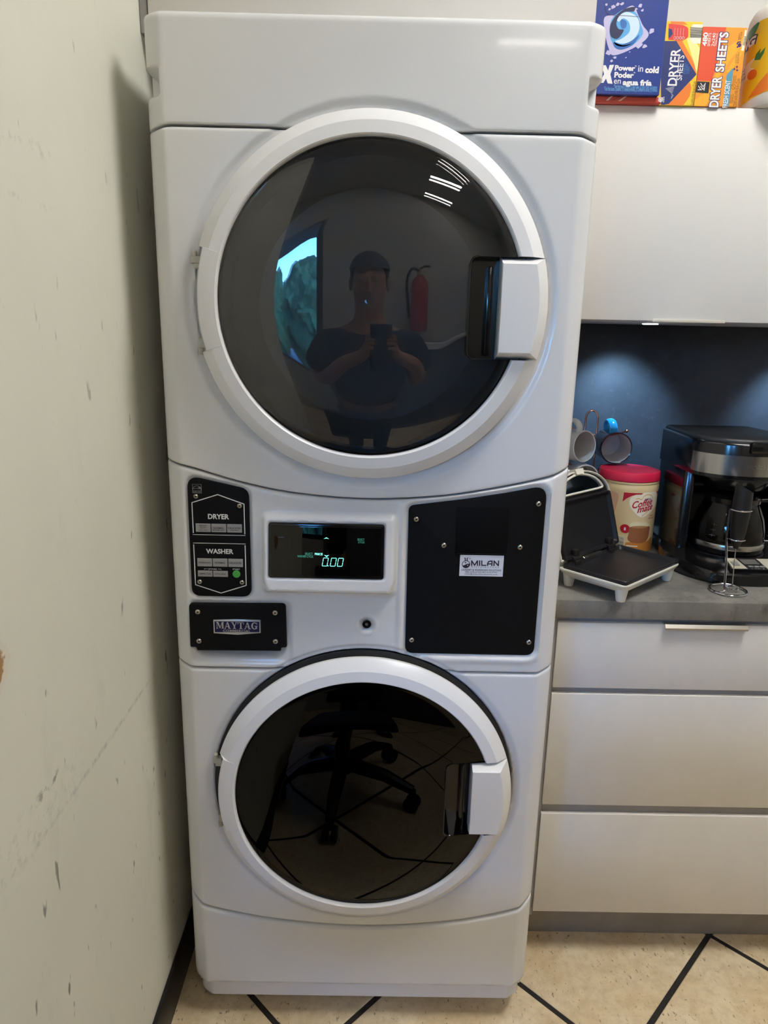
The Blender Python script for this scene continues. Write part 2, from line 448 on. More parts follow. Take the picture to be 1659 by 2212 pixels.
# window in the back wall (seen mirrored in the door glass)
M_alu = mat('window_frame_dark', (60, 60, 62), 0.4, 0.6)
M_pane = glass('window_pane', (0.80, 0.90, 0.97), 1.45)
g = G()
for a, b in ((WX0, WX0+0.05), (WX1-0.05, WX1), ((WX0+WX1)/2-0.025, (WX0+WX1)/2+0.025)): g.box(a, b, YB-0.08, YB-0.02, WZ0, WZ1, 0.003)
g.box(WX0, WX1, YB-0.08, YB-0.02, WZ0, WZ0+0.05, 0.003); g.box(WX0, WX1, YB-0.08, YB-0.02, WZ1-0.05, WZ1, 0.003)
win = struct('window_1', g, M_alu)
for a, b in ((WX0+0.05, (WX0+WX1)/2-0.025), ((WX0+WX1)/2+0.025, WX1-0.05)):
    G().box(a, b, YB-0.052, YB-0.047, WZ0+0.05, WZ1-0.05).obj('pane', M_pane, win, smooth=0)
# outdoors: pavement and a few trees
struct('pavement', G().box(-30, 30, -40, YB-0.1, -0.25, -0.15), mat('asphalt', (92, 92, 94), 0.9, var=0.2, bump=0.4))
M_leaf = mat('foliage', (58, 84, 52), 0.8, var=0.5, vscale=3, bump=0.4, bscale=20)
M_bark = mat('bark', (84, 68, 54), 0.9, var=0.3)
for k, (x, y, r, lb) in enumerate(((-9.0, -13.2, 1.15, 'bushy tree of the front row furthest from the window edge'), (-6.3, -13.0, 1.15, 'second bushy tree of the front row outside the window'), (-3.6, -13.3, 1.15, 'third bushy tree of the front row outside the window'), (-0.9, -13.0, 1.15, 'bushy tree of the front row nearest the window edge'),
                                   (-8.4, -16.6, 1.35, 'taller tree of the back row furthest from the window edge'), (-4.9, -16.4, 1.35, 'taller tree in the middle of the back row'), (-2.1, -16.7, 1.35, 'taller tree of the back row nearest the window edge'))):
    t = thing('tree', lb, 'tree', (x, y, -0.15), group='trees outside the window')
    G().tube([(0, 0, 0), (0.03, 0, 0.5), (0, 0.03, 1.3)], [0.12, 0.10, 0.06], 10).obj('trunk', M_bark, t)
    rnd = random.Random(k+3); b = bmesh.new(); bmesh.ops.create_icosphere(b, subdivisions=5, radius=1.0)
    for q in b.verts:
        n = q.co.copy(); d = 1+0.07*math.sin(5*n.x+k*2+3*n.z)*math.sin(4*n.y+k)+0.05*math.sin(13*n.z+9*n.x)+rnd.uniform(-0.06, 0.06)
        q.co = Vector((n.x*r*d, n.y*r*d, 1.70+n.z*(1.45+(0.35 if k > 3 else 0.0))*d))
    G().bm(b).obj('crown', M_leaf, t, smooth=0)

cn = G().box(-4.2, 0.8, YB-2.3, YB-0.1, 2.40, 2.55, 0.01).obj('canopy', mat('canopy_dark', (58, 58, 62), 0.8))
tag(cn, 'dark flat canopy outside above the window', 'canopy')
# ------------------------------------------------------------------ ceiling light panels
M_diff = mat('panel_diffuser', (255, 255, 255), 0.5, var=0.0, emit=S((255, 253, 250)), estr=LAMP_POWER)
M_pfr = mat('panel_frame', (235, 235, 232), 0.4)
def panel_light(x, y, sx, sy, label, diff=None):
    t = thing('ceiling_light', label, 'light', (x, y, ZT), group='ceiling light panels')
    g = G(); e = 0.02
    for a in ((-sx/2-e, sx/2+e, -sy/2-e, -sy/2), (-sx/2-e, sx/2+e, sy/2, sy/2+e), (-sx/2-e, -sx/2, -sy/2, sy/2), (sx/2, sx/2+e, -sy/2, sy/2)): g.box(a[0], a[1], a[2], a[3], -0.022, 0, 0.002)
    g.obj('frame', M_pfr, t); G().box(-sx/2, sx/2, -sy/2, sy/2, -0.014, -0.004).obj('diffuser', diff or M_diff, t, smooth=0)
panel_light(0.95, -0.48, 0.60, 0.60, 'square white ceiling light panel nearest the laundry machine')
M_diff2 = mat('panel_diffuser_dim', (255, 255, 255), 0.5, var=0.0, emit=S((255, 248, 238)), estr=LAMP_POWER*0.35)
M_diff3 = mat('strip_diffuser', (255, 255, 255), 0.5, var=0.0, emit=S((255, 248, 238)), estr=LAMP_POWER*2.3)
panel_light(0.85, -3.20, 0.45, 0.08, 'narrow ceiling strip light closest to the back wall', M_diff3)
panel_light(0.85, -2.30, 0.45, 0.08, 'narrow ceiling strip light over the reception counter', M_diff3)
panel_light(-1.80, -2.30, 0.60, 0.60, 'added square white ceiling panel to light the lobby by the window', M_diff2)  # added fill panel, no such lamp seen; it lights the back room

# ------------------------------------------------------------------ base cabinet, worktop, backsplash
t = thing('base_cabinet', 'white base cabinet with three drawer fronts under the grey worktop', 'cabinet', (0.385, 0.165, 0))
X0, X1 = -0.013, 0.91
g = G(); g.box(X0, X0+0.0155, 0.004, 0.62, 0.114, 0.846, 0.0008); g.box(X1-0.018, X1, 0.020, 0.62, 0.114, 0.846, 0.0008); g.box(X0+0.018, X1-0.018, 0.022, 0.62, 0.114, 0.132); g.box(X0+0.018, X1-0.018, 0.60, 0.62, 0.132, 0.846)
g.box(X0+0.018, X1-0.018, 0.03, 0.60, 0.828, 0.846)
g.obj('body', M_carc, t)
G().box(X0, X1, 0.072, 0.088, 0.0, 0.114, 0.001).obj('toe_kick', M_toe, t)
for a, b in ((0.3862, 0.4088), (0.6762, 0.6898), (0.8362, 0.8460)): G().box(0.003, X1-0.003, 0.010, 0.0185, a, b).obj('rail', M_carc, t)
dz = ((0.128, 0.386), (0.409, 0.676), (0.690, 0.836))
for k, (a, b) in enumerate(dz):
    d = G().box(0.003, X1-0.003, 0.0, 0.019, a, b, 0.0012, 2).obj('drawer', M_draw, t)
    if k == 2:
        hp = [(0.0, 0.0), (0.0, 0.0022), (-0.018, 0.0022), (-0.0235, -0.004), (-0.0235, -0.0075), (-0.0215, -0.0075), (-0.0215, -0.0048), (-0.0172, 0.0)]
        hx0, hx1 = 0.218, 0.386; n = len(hp)
        v = [(x, 0.012+p[0], b+p[1]) for x in (hx0, hx1) for p in hp]
        G().add(v, [(i, (i+1) % n, n+(i+1) % n, n+i) for i in range(n)]+[tuple(range(n))[::-1], tuple(range(n, 2*n))]).box(hx0, hx1, 0.012, 0.0195, b+0.0002, b+0.0022).obj('handle', M_steel, d, label='thin bent steel tab handle')
wt = G().box(0.352, 1.32, 0.158, 0.789, 0.8475, 0.887, 0.0022, 2).obj('worktop', M_top)
tag(wt, 'dark grey concrete look worktop over the drawers', 'worktop')
bs = G().box(0.352, 1.32, 0.778, 0.7895, 0.8885, 1.455, 0.0008).obj('backsplash', M_splash)
tag(bs, 'dark slate backsplash panel behind the coffee maker', 'backsplash')

# ------------------------------------------------------------------ wall cabinet above the worktop
t = thing('wall_cabinet', 'white wall cabinet with a wide flap door above the worktop', 'cabinet', (0.385, 0.38, 1.4365))
g = G(); H = 0.407
g.box(0, 0.91, 0.021, 0.405, H-0.018, H, 0.0008); g.box(0, 0.018, 0.021, 0.405, 0.018, H-0.018); g.box(0.892, 0.91, 0.021, 0.405, 0.018, H-0.018); g.box(0.018, 0.892, 0.39, 0.405, 0.018, H-0.018)
g.obj('body', M_carc, t)
G().box(0, 0.91, 0.0195, 0.395, 0.0, 0.0175, 0.0008).obj('bottom_board', mat('board_pale', (205, 203, 202), 0.5), t)  # paler than the body: colour brightens the underside where little light reaches
d = G().box(0.002, 0.908, 0.0, 0.019, -0.001, H+0.001, 0.0012, 2).obj('door', M_lam, t)
G().box(0.203, 0.356, -0.010, 0.018, -0.0034, -0.0012, 0.0005).box(0.203, 0.356, -0.012, -0.0095, -0.0034, 0.003, 0.0005).obj('handle', mat('handle_pale', (232, 226, 212), 0.35, 0.3), d)
# puck lights under it
M_led = mat('led_lens', (255, 255, 255), 0.4, var=0, emit=S((222, 238, 255)), estr=14.0)
M_puck = mat('puck_body', (210, 212, 214), 0.35, 0.5)
for x, lb in ((0.655, 'small round LED puck light under the wall cabinet above the mugs'), (1.17, 'small round LED puck light under the wall cabinet beyond the coffee maker')):
    pt = thing('puck_light', lb, 'light', (x, 0.56, 1.4365), group='under cabinet puck lights')
    G().lathe([(0.0195, 0.0), (0.0195, -0.002), (0.0182, -0.0026)], 32, cap1=False).obj('housing', M_puck, pt)
    G().lathe([(0.0180, -0.002), (0.0180, -0.0036), (0.0165, -0.0042), (0.001, -0.0045)], 32, cap0=False).obj('lens', M_led, pt)
    ld = bpy.data.lights.new('puck_spot', 'SPOT'); ld.energy = 19.0; ld.color = (0.38, 0.68, 1.0); ld.spot_size = math.radians(76); ld.spot_blend = 0.8; ld.shadow_soft_size = 0.02
    lo = bpy.data.objects.new('puck_spot', ld); link(lo, pt); lo.location = (0, 0, -0.014); lo.rotation_euler = (math.radians(38), 0, 0)
# cabinet bridging over the laundry machine
t = thing('bridge_cabinet', 'white cabinet over the laundry machine, cut off by the top of the picture', 'cabinet', (-0.01, 0.18, 1.877))
g = G(); H = 0.86
g.box(-0.372, -0.354, 0.021, 0.605, 0, H); g.box(0.357, 0.375, 0.021, 0.605, 0, H); g.box(-0.354, 0.357, 0.021, 0.605, 0, 0.018); g.box(-0.354, 0.357, 0.021, 0.605, H-0.018, H); g.box(-0.354, 0.357, 0.59, 0.605, 0.018, H-0.018)
g.obj('body', M_carc, t)
G().box(-0.3725, 0.3755, 0.0, 0.019, -0.001, H, 0.0012, 2).obj('door', M_lam, t)
G().box(-0.387, -0.3745, 0.003, 0.40, 0.0, H, 0.0006).obj('filler_strip', M_carc, t)
# ------------------------------------------------------------------ stacked laundry machine
M_en = mat('enamel_white', (221, 221, 221), 0.24, spec=0.5, coat=0.15, var=0.008, vscale=4)
M_enp = mat('door_plastic_white', (230, 229, 228), 0.30, spec=0.45, var=0.006, vscale=5)
M_blk = mat('plate_black', (15, 15, 17), 0.6, spec=0.12, var=0.06, bump=0.08, bscale=900)
M_blkg = mat('plastic_black_gloss', (10, 10, 12), 0.12, spec=0.5, var=0.05)
M_gask = mat('gasket_black', (16, 16, 17), 0.5)
M_seat = mat('door_seat_grey', (190, 191, 192), 0.35)
M_scr = mat('screw_steel', (190, 184, 172), 0.28, 1.0)
M_sock = mat('screw_socket', (30, 28, 26), 0.6)
M_print = mat('print_white', (226, 226, 224), 0.5, var=0.01)
M_key = mat('key_grey', (158, 156, 154), 0.45, 0.2, var=0.03)
M_ink = mat('key_ink', (40, 40, 42), 0.6)
M_green = mat('start_green', (72, 168, 62), 0.45)
M_navy = mat('badge_navy', (20, 22, 66), 0.35, spec=0.3)
M_silv = mat('badge_silver', (206, 206, 206), 0.3, 0.7, var=0.02)
ZD, ZWA = 1.4385, 0.5622       # door centres
ROOT = thing('stacked_laundry_machine', 'tall white coin laundry machine, dryer stacked over washer, with round dark doors', 'washer dryer')

CORN = [(0.311, 0.0), (0.314, 0.0004), (0.317, 0.0016), (0.3215, 0.0042), (0.327, 0.0076), (0.3325, 0.0115), (0.3375, 0.0162), (0.3412, 0.0215), (0.343, 0.0275), (0.343, 0.05)]
def curve(pts):
    P = bez([(p[0], p[1]) for p in pts], 12)
    def f(x):
        if x <= P[0][0]: return P[0][1]
        for a, b in zip(P, P[1:]):
            if x <= b[0]: return a[1]+(b[1]-a[1])*(x-a[0])/(b[0]-a[0]+1e-12)
        return P[-1][1]
    return f
def sdrr(x, z, x0, x1, z0, z1, r):
    qx = abs(x-(x0+x1)/2)-(x1-x0)/2+r; qz = abs(z-(z0+z1)/2)-(z1-z0)/2+r
    return math.hypot(max(qx, 0), max(qz, 0))+min(max(qx, qz), 0)-r
def sdpoly(poly):
    def f(x, z):
        d = 1e9; ins = False; n = len(poly)
        for i in range(n):
            ax, az = poly[i-1]; bx, bz = poly[i]; ex, ez = bx-ax, bz-az
            t = max(0, min(1, ((x-ax)*ex+(z-az)*ez)/(ex*ex+ez*ez+1e-15)))
            d = min(d, (x-ax-ex*t)**2+(z-az-ez*t)**2)
            if (az > z) != (bz > z) and x < (bx-ax)*(z-az)/(bz-az)+ax: ins = not ins
        d = math.sqrt(d); return -d if ins else d
    return f
PL_CTL = rpoly([(-0.3045, 1.1575), (-0.2015, 1.1355), (-0.2015, 0.9425), (-0.3055, 0.9425)], [0.018, 0.018, 0.016, 0.016], 7)
PL_BIG = rpoly([(0.0702, 1.1125), (0.12, 1.1195), (0.1595, 1.1250), (0.2307, 1.1372), (0.3032, 1.1525), (0.3030, 0.8400), (0.0712, 0.8400)], [0.011, 0.0, 0.0, 0.0, 0.020, 0.016, 0.015], 6)
sd_ctl, sd_big = sdpoly(PL_CTL), sdpoly(PL_BIG)
def scoop(x, z, zc, washer):
    r = math.hypot(x, z-zc)
    if r > 0.31: return 0.0
    hh = -0.0045*sstep(0.2955, 0.2885, r)
    if washer: hh -= 0.03*max(0.0, min(1.0, (0.2840-r)/0.013))
    else: hh -= 0.03*max(0.0, min(1.0, (0.2795-r)/0.012))
    return hh
def h_dry(x, z): return scoop(x, z, ZD, False)
def h_wash(x, z): return scoop(x, z, ZWA, True)
def h_cons(x, z):
    v = scoop(x, z, ZWA, True)
    v += -0.0040*sstep(0.0065, 0.0005, sd_ctl(x, z))
    # moulded lip and seat round the big plate
    d = sd_big(x, z); v += 0.0022*sstep(0.020, 0.012, d)-0.0062*sstep(0.009, 0.001, d)
    # display pod
    d = sdrr(x, z, -0.181, 0.052, 0.950, 1.096, 0.012)
    if d < 0.004:
        lower = sstep(0.985, 0.955, z); v += (0.0095+0.13*max(0.0, 1.0885-z))*sstep(0.003, -0.0085-0.010*lower, d)
        d2 = sdrr(x, z, -0.169, 0.0312, 0.9860, 1.0825, 0.005); v -= 0.003*sstep(0.0015, -0.001, d2)
    # coin box recess and its soft frame
    d = sdrr(x, z, -0.3135, -0.1300, 0.8140, 0.9360, 0.014); v -= 0.0035*sstep(0.002, -0.008, d)
    d = sdrr(x, z, -0.3050, -0.1430, 0.8245, 0.9200, 0.020); v -= 0.020*sstep(0.002, -0.009, d)
    # key lock dimple
    r = math.hypot(x-0.0016, z-0.8934); v += 0.0012*sstep(0.022, 0.017, r)-0.0075*sstep(0.0165, 0.0085, r)
    return v
def panel(name, zl, zu, hf, rtop=0.006, rbot=0.006, step=0.0042, mod=None):
    cols = [(-x, y) for x, y in CORN[::-1]]; nx = int(0.622/step)
    cols = cols[:-1]+[(-0.311+0.622*i/nx, 0.0) for i in range(nx+1)]+CORN[1:]
    def edge(r): return [(r*(1-math.cos(k/5*pi/2)), r*(1-math.sin(k/5*pi/2))) for k in range(6)]   # (inset, back)
    eb, et = edge(rbot), edge(rtop)
    zm = zu(0)-zl(0); nz = max(4, int(zm/step)); v = []; nr = 0
    for x, y in cols:
        a, b = zl(x), zu(x); row = [(a, 0.03)]+[(a+i, bk) for i, bk in eb]
        lo, hi = a+rbot, b-rtop
        row += [(lo+(hi-lo)*k/nz, 0.0) for k in range(1, nz)]
        row += [(b-i, bk) for i, bk in et[::-1]]+[(b, 0.03)]
        nr = len(row)
        for z, bk in row:
            xx, yy = x, y+bk-(hf(x, z) if abs(x) < 0.3112 else 0.0)
            if mod: xx, yy = mod(xx, yy, z)
            v.append((xx, yy, z))
    f = [(c*nr+k, (c+1)*nr+k, (c+1)*nr+k+1, c*nr+k+1) for c in range(len(cols)-1) for k in range(nr-1)]
    return G().add(v, f).obj(name, M_en, ROOT, smooth=50)
def notch(x, y, z):
    k = max(0.0, min(1.0, (abs(x)-0.3185)/0.006)); wz = sstep(1.7290, 1.7400, z)*sstep(1.7700, 1.7610, z)
    return x-math.copysign(0.0125*k*wz, x), y+0.020*k*wz
z_top = lambda x: 1.8425
z_a = lambda x: 1.6910 if abs(x) < 0.30 else 1.6910-0.005*sstep(0.30, 0.343, abs(x))
S1 = [(-0.343, 1.1815), (-0.3326, 1.1782), (-0.2912, 1.1690), (-0.2145, 1.1470), (-0.121, 1.1297), (-0.0, 1.1222), (0.121, 1.1297), (0.2145, 1.1455), (0.2950, 1.1640), (0.3345, 1.1780), (0.343, 1.1815)]
S3 = [(-0.343, 0.3040), (-0.3340, 0.2995), (-0.304, 0.2825), (-0.2034, 0.2585), (-0.0925, 0.2445), (0.0, 0.2405), (0.0925, 0.2445), (0.2034, 0.2590), (0.304, 0.2855), (0.3340, 0.3030), (0.343, 0.3070)]
z_b = curve(S1); z_d = curve(S3)
z_c = lambda x: 0.8040+(0.0075*sstep(0.305, 0.343, abs(x)))
gap = 0.0016
panel('top_panel', lambda x: z_a(x)+gap, z_top, h_dry, 0.011, 0.003, mod=notch)
panel('dryer_front', lambda x: z_b(x)+gap, lambda x: z_a(x)-gap, h_dry, 0.006, 0.004)
panel('console_panel', lambda x: z_c(x)+gap, lambda x: z_b(x)-gap, h_cons, 0.006, 0.004, step=0.0024)
panel('washer_front', lambda x: z_d(x)+gap, lambda x: z_c(x)-gap, h_wash, 0.006, 0.009)
def kick(x, y, z):
    k = sstep(0.101, 0.091, z)
    return x*(1-0.022*k-0.004*sstep(0.12, 0.10, z)), y+0.011*k
panel('toe_panel', lambda x: 0.0540, lambda x: z_d(x)-gap, lambda x, z: 0.0, 0.006, 0.003, step=0.004, mod=kick)
g = G(); g.box(-0.3415, 0.3415, 0.046, 0.715, 0.0560, 1.8350, 0.003); g.obj('cabinet_shell', M_en, ROOT)
G().box(-0.336, 0.336, 0.020, 0.60, 1.8290, 1.8405, 0.003).obj('lid_plate', M_en, ROOT)
for x in (-0.29, 0.29):
    for y in (0.09, 0.65): G().lathe([(0.022, 0.0), (0.022, 0.012), (0.010, 0.016), (0.010, 0.060)], 20, (x, y)).obj('foot', M_gask, ROOT)

def screw(parent, x, y, z, r=0.0042):
    fn = lambda p: (x+p[0], y-p[2], z+p[1])
    s = G().lathe([(r, -0.001), (r, 0.0006), (r*0.92, 0.0014), (r*0.7, 0.0021), (r*0.45, 0.0025), (r*0.42, 0.0012), (0.0002, 0.0010)], 18, fn=fn, cap0=False, cap1=False)
    s.cur = 1; s.lathe([(r*0.40, 0.0013), (0.0002, 0.0014)], 6, fn=fn, cap0=False, cap1=False)
    return s.obj('screw', [M_scr, M_sock], parent, label='steel socket screw')

# ---- doors -------------------------------------------------------------
M_gdry = glass('door_glass_smoked', (0.54, 0.54, 0.545), 1.66)
M_gwash = glass('door_glass_black', (0.012, 0.012, 0.013), 1.33)
def arc(r, n, zc):
    a = math.asin(zc/r); return a, 2*pi-a
def make_door(name, zc, glassm, see, HZ0, HZ1, label):
    # ring
    A = [(0.266, 0.004), (0.2745, -0.008), (0.2760, -0.012), (0.2760, -0.0175), (0.2752, -0.0190), (0.2568, -0.0340), (0.2415, -0.0366), (0.2390, -0.0370), (0.2372, -0.0352), (0.2350, -0.0255)]
    B = [(0.258, 0.004), (0.2665, -0.008), (0.2672, -0.012), (0.2672, -0.0290), (0.2660, -0.0325), (0.2625, -0.0342), (0.2415, -0.0366), (0.2390, -0.0370), (0.2372, -0.0352), (0.2350, -0.0255)]
    a1, a2 = math.asin(0.0785/0.27), math.asin(0.0760/0.27)
    N = 300; angs = sorted([2*pi*i/N for i in range(N)]+[pi-a1-0.0008, pi-a1+0.0008, pi+a2-0.0008, pi+a2+0.0008])
    g = G(); m = len(A); v = []; ts = [k/(len(angs)-1) for k in range(len(angs))]
    useA = []
    for a in angs: useA.append(not (pi-a1 < a < pi+a2))
    lim = 0.0
    for a, ua in zip(angs, useA):
        for r, y in (A if ua else B):
            hz = (HZ1 if a < pi else HZ0)+0.0012; e0 = math.asin(min(0.99, hz/r)); q = a
            if a < pi: q = max(a, e0)
            else: q = min(a, 2*pi-e0)
            v.append((r*math.cos(q), y, zc+r*math.sin(q)))
    n = len(angs); f = []
    for k in range(n-1):
        for j in range(m-1):
            f.append((k*m+j, k*m+j+1, (k+1)*m+j+1, (k+1)*m+j))
    ring = g.add(v, f).obj(name, M_enp, ROOT, smooth=24, label=label)
    # glass: shallow dome, closed, with the grip pocket cut out
    prof = [(0.2352, -0.0290), (0.2346, -0.0302)]
    for k in range(1, 41):
        r = 0.2340*(1-k/40)+0.0002; prof.append((r, -0.0440+1.15*max(0.0, r-0.13)**2+0.05*r*r))
    b = G().lathe([(r, -y) for r, y in prof]+[(0.0002, 0.040)]+[(r*0.985, -y-0.006) for r, y in prof[::-1]][1:], 192, fn=lambda p: (p[0], -p[2], zc+p[1]), cap0=False, cap1=False)
    n0 = len(prof)+1+len(prof)-1
    nn = 192
    for i in range(nn): b.f.append(((n0-1)*nn+i, (n0-1)*nn+(i+1) % nn, (i+1) % nn, i)); b.mi.append(0)
    gl = b.obj('door_glass', glassm, ring, smooth=40)
    PK = rpoly([(0.150, zc-HZ0-0.0005), (0.30, zc-HZ0-0.0005), (0.30, zc+HZ1+0.0005), (0.150, zc+HZ1+0.0005)], [0.013, 0, 0, 0.013], 6)
    cut = G().prism(PK, -0.2, 0.2).obj('cut', glassm, None, smooth=0)
    md = gl.modifiers.new('b', 'BOOLEAN'); md.object = cut; md.operation = 'DIFFERENCE'; md.solver = 'EXACT'
    bpy.context.view_layer.update(); dg = bpy.context.evaluated_depsgraph_get()
    me = bpy.data.meshes.new_from_object(gl.evaluated_get(dg)); gl.modifiers.clear(); gl.data = me
    bpy.data.objects.remove(cut)
    me.shade_smooth(); me.set_sharp_from_angle(angle=math.radians(40))
    # grip pocket: dark tub with a bright rim
    PI = rpoly([(0.1505, zc-HZ0), (0.236, zc-HZ0), (0.236, zc+HZ1), (0.1505, zc+HZ1)], [0.013, 0.002, 0.002, 0.013], 6)
    n = len(PI); v = [(p[0], y, p[1]) for y in (-0.0405, -0.004) for p in PI]
    for i in range(n):   # the rim follows the glass dome
        r = math.hypot(PI[i][0], PI[i][1]-zc); yy = -0.0440+1.15*max(0.0, r-0.13)**2+0.05*r*r
        v[i] = (v[i][0], min(-0.031, yy-0.0003), v[i][2])
    tb = G().add(v, [(i, n+i, n+(i+1) % n, (i+1) % n) for i in range(n)]+[tuple(range(n, 2*n))])
    rim = [v[i] for i in range(n) if v[i][0] < 0.20]
    k0 = max(range(len(rim)), key=lambda i: math.dist(rim[i], rim[i-1])); rim = rim[k0:]+rim[:k0]
    tb.tube(rim, 0.0016, 8); tb.box(0.180, 0.188, -0.020, -0.004, zc-HZ0+0.004, zc+HZ1-0.012, 0.002)
    tb.obj('grip_pocket', M_blkg, ring, smooth=40)
    # white handle block filling the gap in the ring
    def foot(e, xin, rr, nn=16):
        hz0, hz1 = HZ0-e, HZ1-e; P = [(xin, zc-hz0)]
        a0, a1_ = -math.asin(hz0/rr), math.asin(hz1/rr)
        for k in range(nn+1):
            a = a0+(a1_-a0)*k/nn; P.append((rr*math.cos(a), zc+rr*math.sin(a)))
        P.append((xin, zc+hz1)); return P
    L = [(foot(0, 0.1995, 0.266), 0.004), (foot(0, 0.1995, 0.2760), -0.012), (foot(0, 0.1990, 0.2760), -0.0205), (foot(0.0003, 0.1985, 0.2752), -0.0222), (foot(0.0090, 0.1980, 0.2590), -0.0465), (foot(0.0105, 0.1988, 0.2565), -0.0482), (foot(0.030, 0.215, 0.245), -0.0490)]
    n = len(L[0][0]); v = []; f = []
    for P, y in L: v += [(p[0], y, p[1]) for p in P]
    for k in range(len(L)-1):
        for i in range(n): f.append((k*n+i, k*n+(i+1) % n, (k+1)*n+(i+1) % n, (k+1)*n+i))
    f.append(tuple((len(L)-1)*n+i for i in range(n))); f.append(tuple(range(n))[::-1])
    G().add(v, f).obj('handle', M_enp, ring, smooth=24)
    # hinge hardware in the gap on the left
    M_hg = mat('hinge_grey', (176, 172, 160), 0.4, 0.3)
    g = G(); g.box(-0.2785, -0.262, -0.014, -0.002, zc+0.0560, zc+0.0660, 0.001); g.lathe([(0.0045, zc+0.066), (0.0045, zc+0.073), (0.003, zc+0.0745)], 14, (-0.2735, -0.010)); g.box(-0.2745, -0.262, -0.012, -0.003, zc+0.0485, zc+0.0560, 0.0008); g.obj('hinge', M_hg, ring)
    g = G(); g.box(-0.2730, -0.262, -0.012, -0.003, zc-0.072, zc-0.056, 0.001); g.lathe([(0.0045, zc-0.082), (0.0045, zc-0.072)], 14, (-0.2700, -0.008))
    g.obj('hinge', M_hg, ring)
    if see:   # pale moulded inner ring of the dryer door glimpsed through the smoked glass
        G().lathe([(0.222, -0.004), (0.214, -0.010), (0.190, -0.030), (0.172, -0.040), (0.166, -0.060)], 120, fn=lambda p: (p[0], -p[2], zc-0.004+p[1]), cap0=False, cap1=False).obj('inner_ring', mat('inner_ring_grey', (190, 188, 184), 0.35), ring)
        G().lathe([(0.166, -0.060), (0.0003, -0.066)], 64, fn=lambda p: (p[0], -p[2], zc-0.004+p[1]), cap0=False, cap1=False).obj('inner_window', M_blkg, ring)
    # seat / gasket ring behind the door
    ro = 0.2775 if see else 0.2805
    sg = G().lathe([(ro, -0.012), (ro, -0.0050), (ro-0.0010, -0.0042), (0.243, -0.0042), (0.243, -0.012)], 200, fn=lambda p: (p[0], -p[2], zc+p[1]), cap0=False, cap1=False)
    sg.obj('door_seat', M_seat if see else M_gask, ROOT)
    return ring
make_door('dryer_door', ZD, M_gdry, True, 0.0785, 0.0725, 'white ringed dryer door with smoked glass')
make_door('washer_door', ZWA, M_gwash, False, 0.0705, 0.0800, 'white ringed washer door with black glass')

# ---- control plate -----------------------------------------------------
YP = -0.0012; F = front(YP)
ctl = G().prism(PL_CTL, YP, 0.003, 0.0012).obj('control_plate', M_blk, ROOT, label='black control plate with dryer and washer keys')
for x, z in ((-0.2907, 1.1221), (-0.2173, 1.1069), (-0.2909, 0.9691), (-0.2171, 0.9696)): screw(ctl, x, YP, z, 0.0040)
pr = stroke([(-0.2978, 1.0580), (-0.2978, 1.1110), (-0.2537, 1.1258), (-0.2097, 1.1102), (-0.2097, 1.0575)], 0.0016)
pr += stroke([(-0.2987, 1.0547), (-0.2090, 1.0547)], 0.0009)+stroke([(-0.2987, 1.0396), (-0.2090, 1.0396)], 0.0009)
pr += stroke([(-0.2982, 1.0366), (-0.2982, 0.9636), (-0.2542, 0.9490), (-0.2098, 0.9640), (-0.2098, 1.0366)], 0.0016)
pr += stroke([(-0.2817, 0.9918), (-0.2817, 0.9932), (-0.2765, 0.9932)], 0.0006)+stroke([(-0.2580, 0.9932), (-0.2528, 0.9932), (-0.2528, 0.9918)], 0.0006)
flat('printed_outline', pr, F, M_print, ctl)
lettering([('DRYER', -0.2716, 1.0829, -0.2357, 1.0918, 0.03), ('WASHER', -0.2773, 1.0210, -0.2303, 1.0299, 0.03), ('START', -0.2325, 0.9922, -0.2200, 0.9948, 0.01), ('OPTIONS', -0.2751, 0.9916, -0.2600, 0.9943, 0.01)], F, M_print, ctl)
keys = []
for x0 in (-0.2932, -0.2665, -0.2397): keys += [(x0, x0+0.0253, 1.0598, 1.0745), (x0, x0+0.0253, 0.9977, 1.0123)]
for x0 in (-0.2932, -0.2665): keys.append((x0, x0+0.0253, 0.9791, 0.9900))
for a, b, c, d in keys: G().box(a, b, YP-0.0010, YP+0.0005, c, d, 0.0004, 1).obj('key', M_key, ctl)
G().prism(circ(-0.2262, 0.9847, 0.0067, 32), YP-0.0012, YP+0.0005, 0.0004).obj('start_button', M_green, ctl, label='round green start button')
Fk = front(YP-0.0010)
def kt(s, k, a, b, w0, w1, bold=0.015): return (s, keys[k][0]+w0, keys[k][2]+a, keys[k][0]+w1, keys[k][2]+b, bold)
lettering([kt('HEAVY', 0, 0.0098, 0.0126, 0.0060, 0.0190), kt('DUTY', 0, 0.0062, 0.0090, 0.0075, 0.0182), kt('HIGH HEAT', 0, 0.0026, 0.0044, 0.0048, 0.0208),
           kt('NORMAL', 2, 0.0062, 0.0092, 0.0038, 0.0215), kt('MEDIUM HEAT', 2, 0.0030, 0.0050, 0.0026, 0.0230), kt('DELICATES', 4, 0.0064, 0.0094, 0.0022, 0.0235), kt('LOW HEAT', 4, 0.0030, 0.0050, 0.0055, 0.0202),
           kt('POWERWASH', 1, 0.0058, 0.0084, 0.0024, 0.0230), kt('NORMAL', 3, 0.0058, 0.0090, 0.0040, 0.0213), kt('DELICATES', 5, 0.0058, 0.0090, 0.0022, 0.0233),
           kt('TEMPERATURE', 6, 0.0040, 0.0066, 0.0024, 0.0230), kt('EXTRA RINSE', 7, 0.0040, 0.0066, 0.0030, 0.0218)], Fk, M_ink, ctl, name='key_lettering')
ev = stroke(rect(-0.2956, -0.2807, 1.1279, 1.1428), 0.0005, True)+stroke([(-0.2956, 1.1318), (-0.2807, 1.1318)], 0.0005)
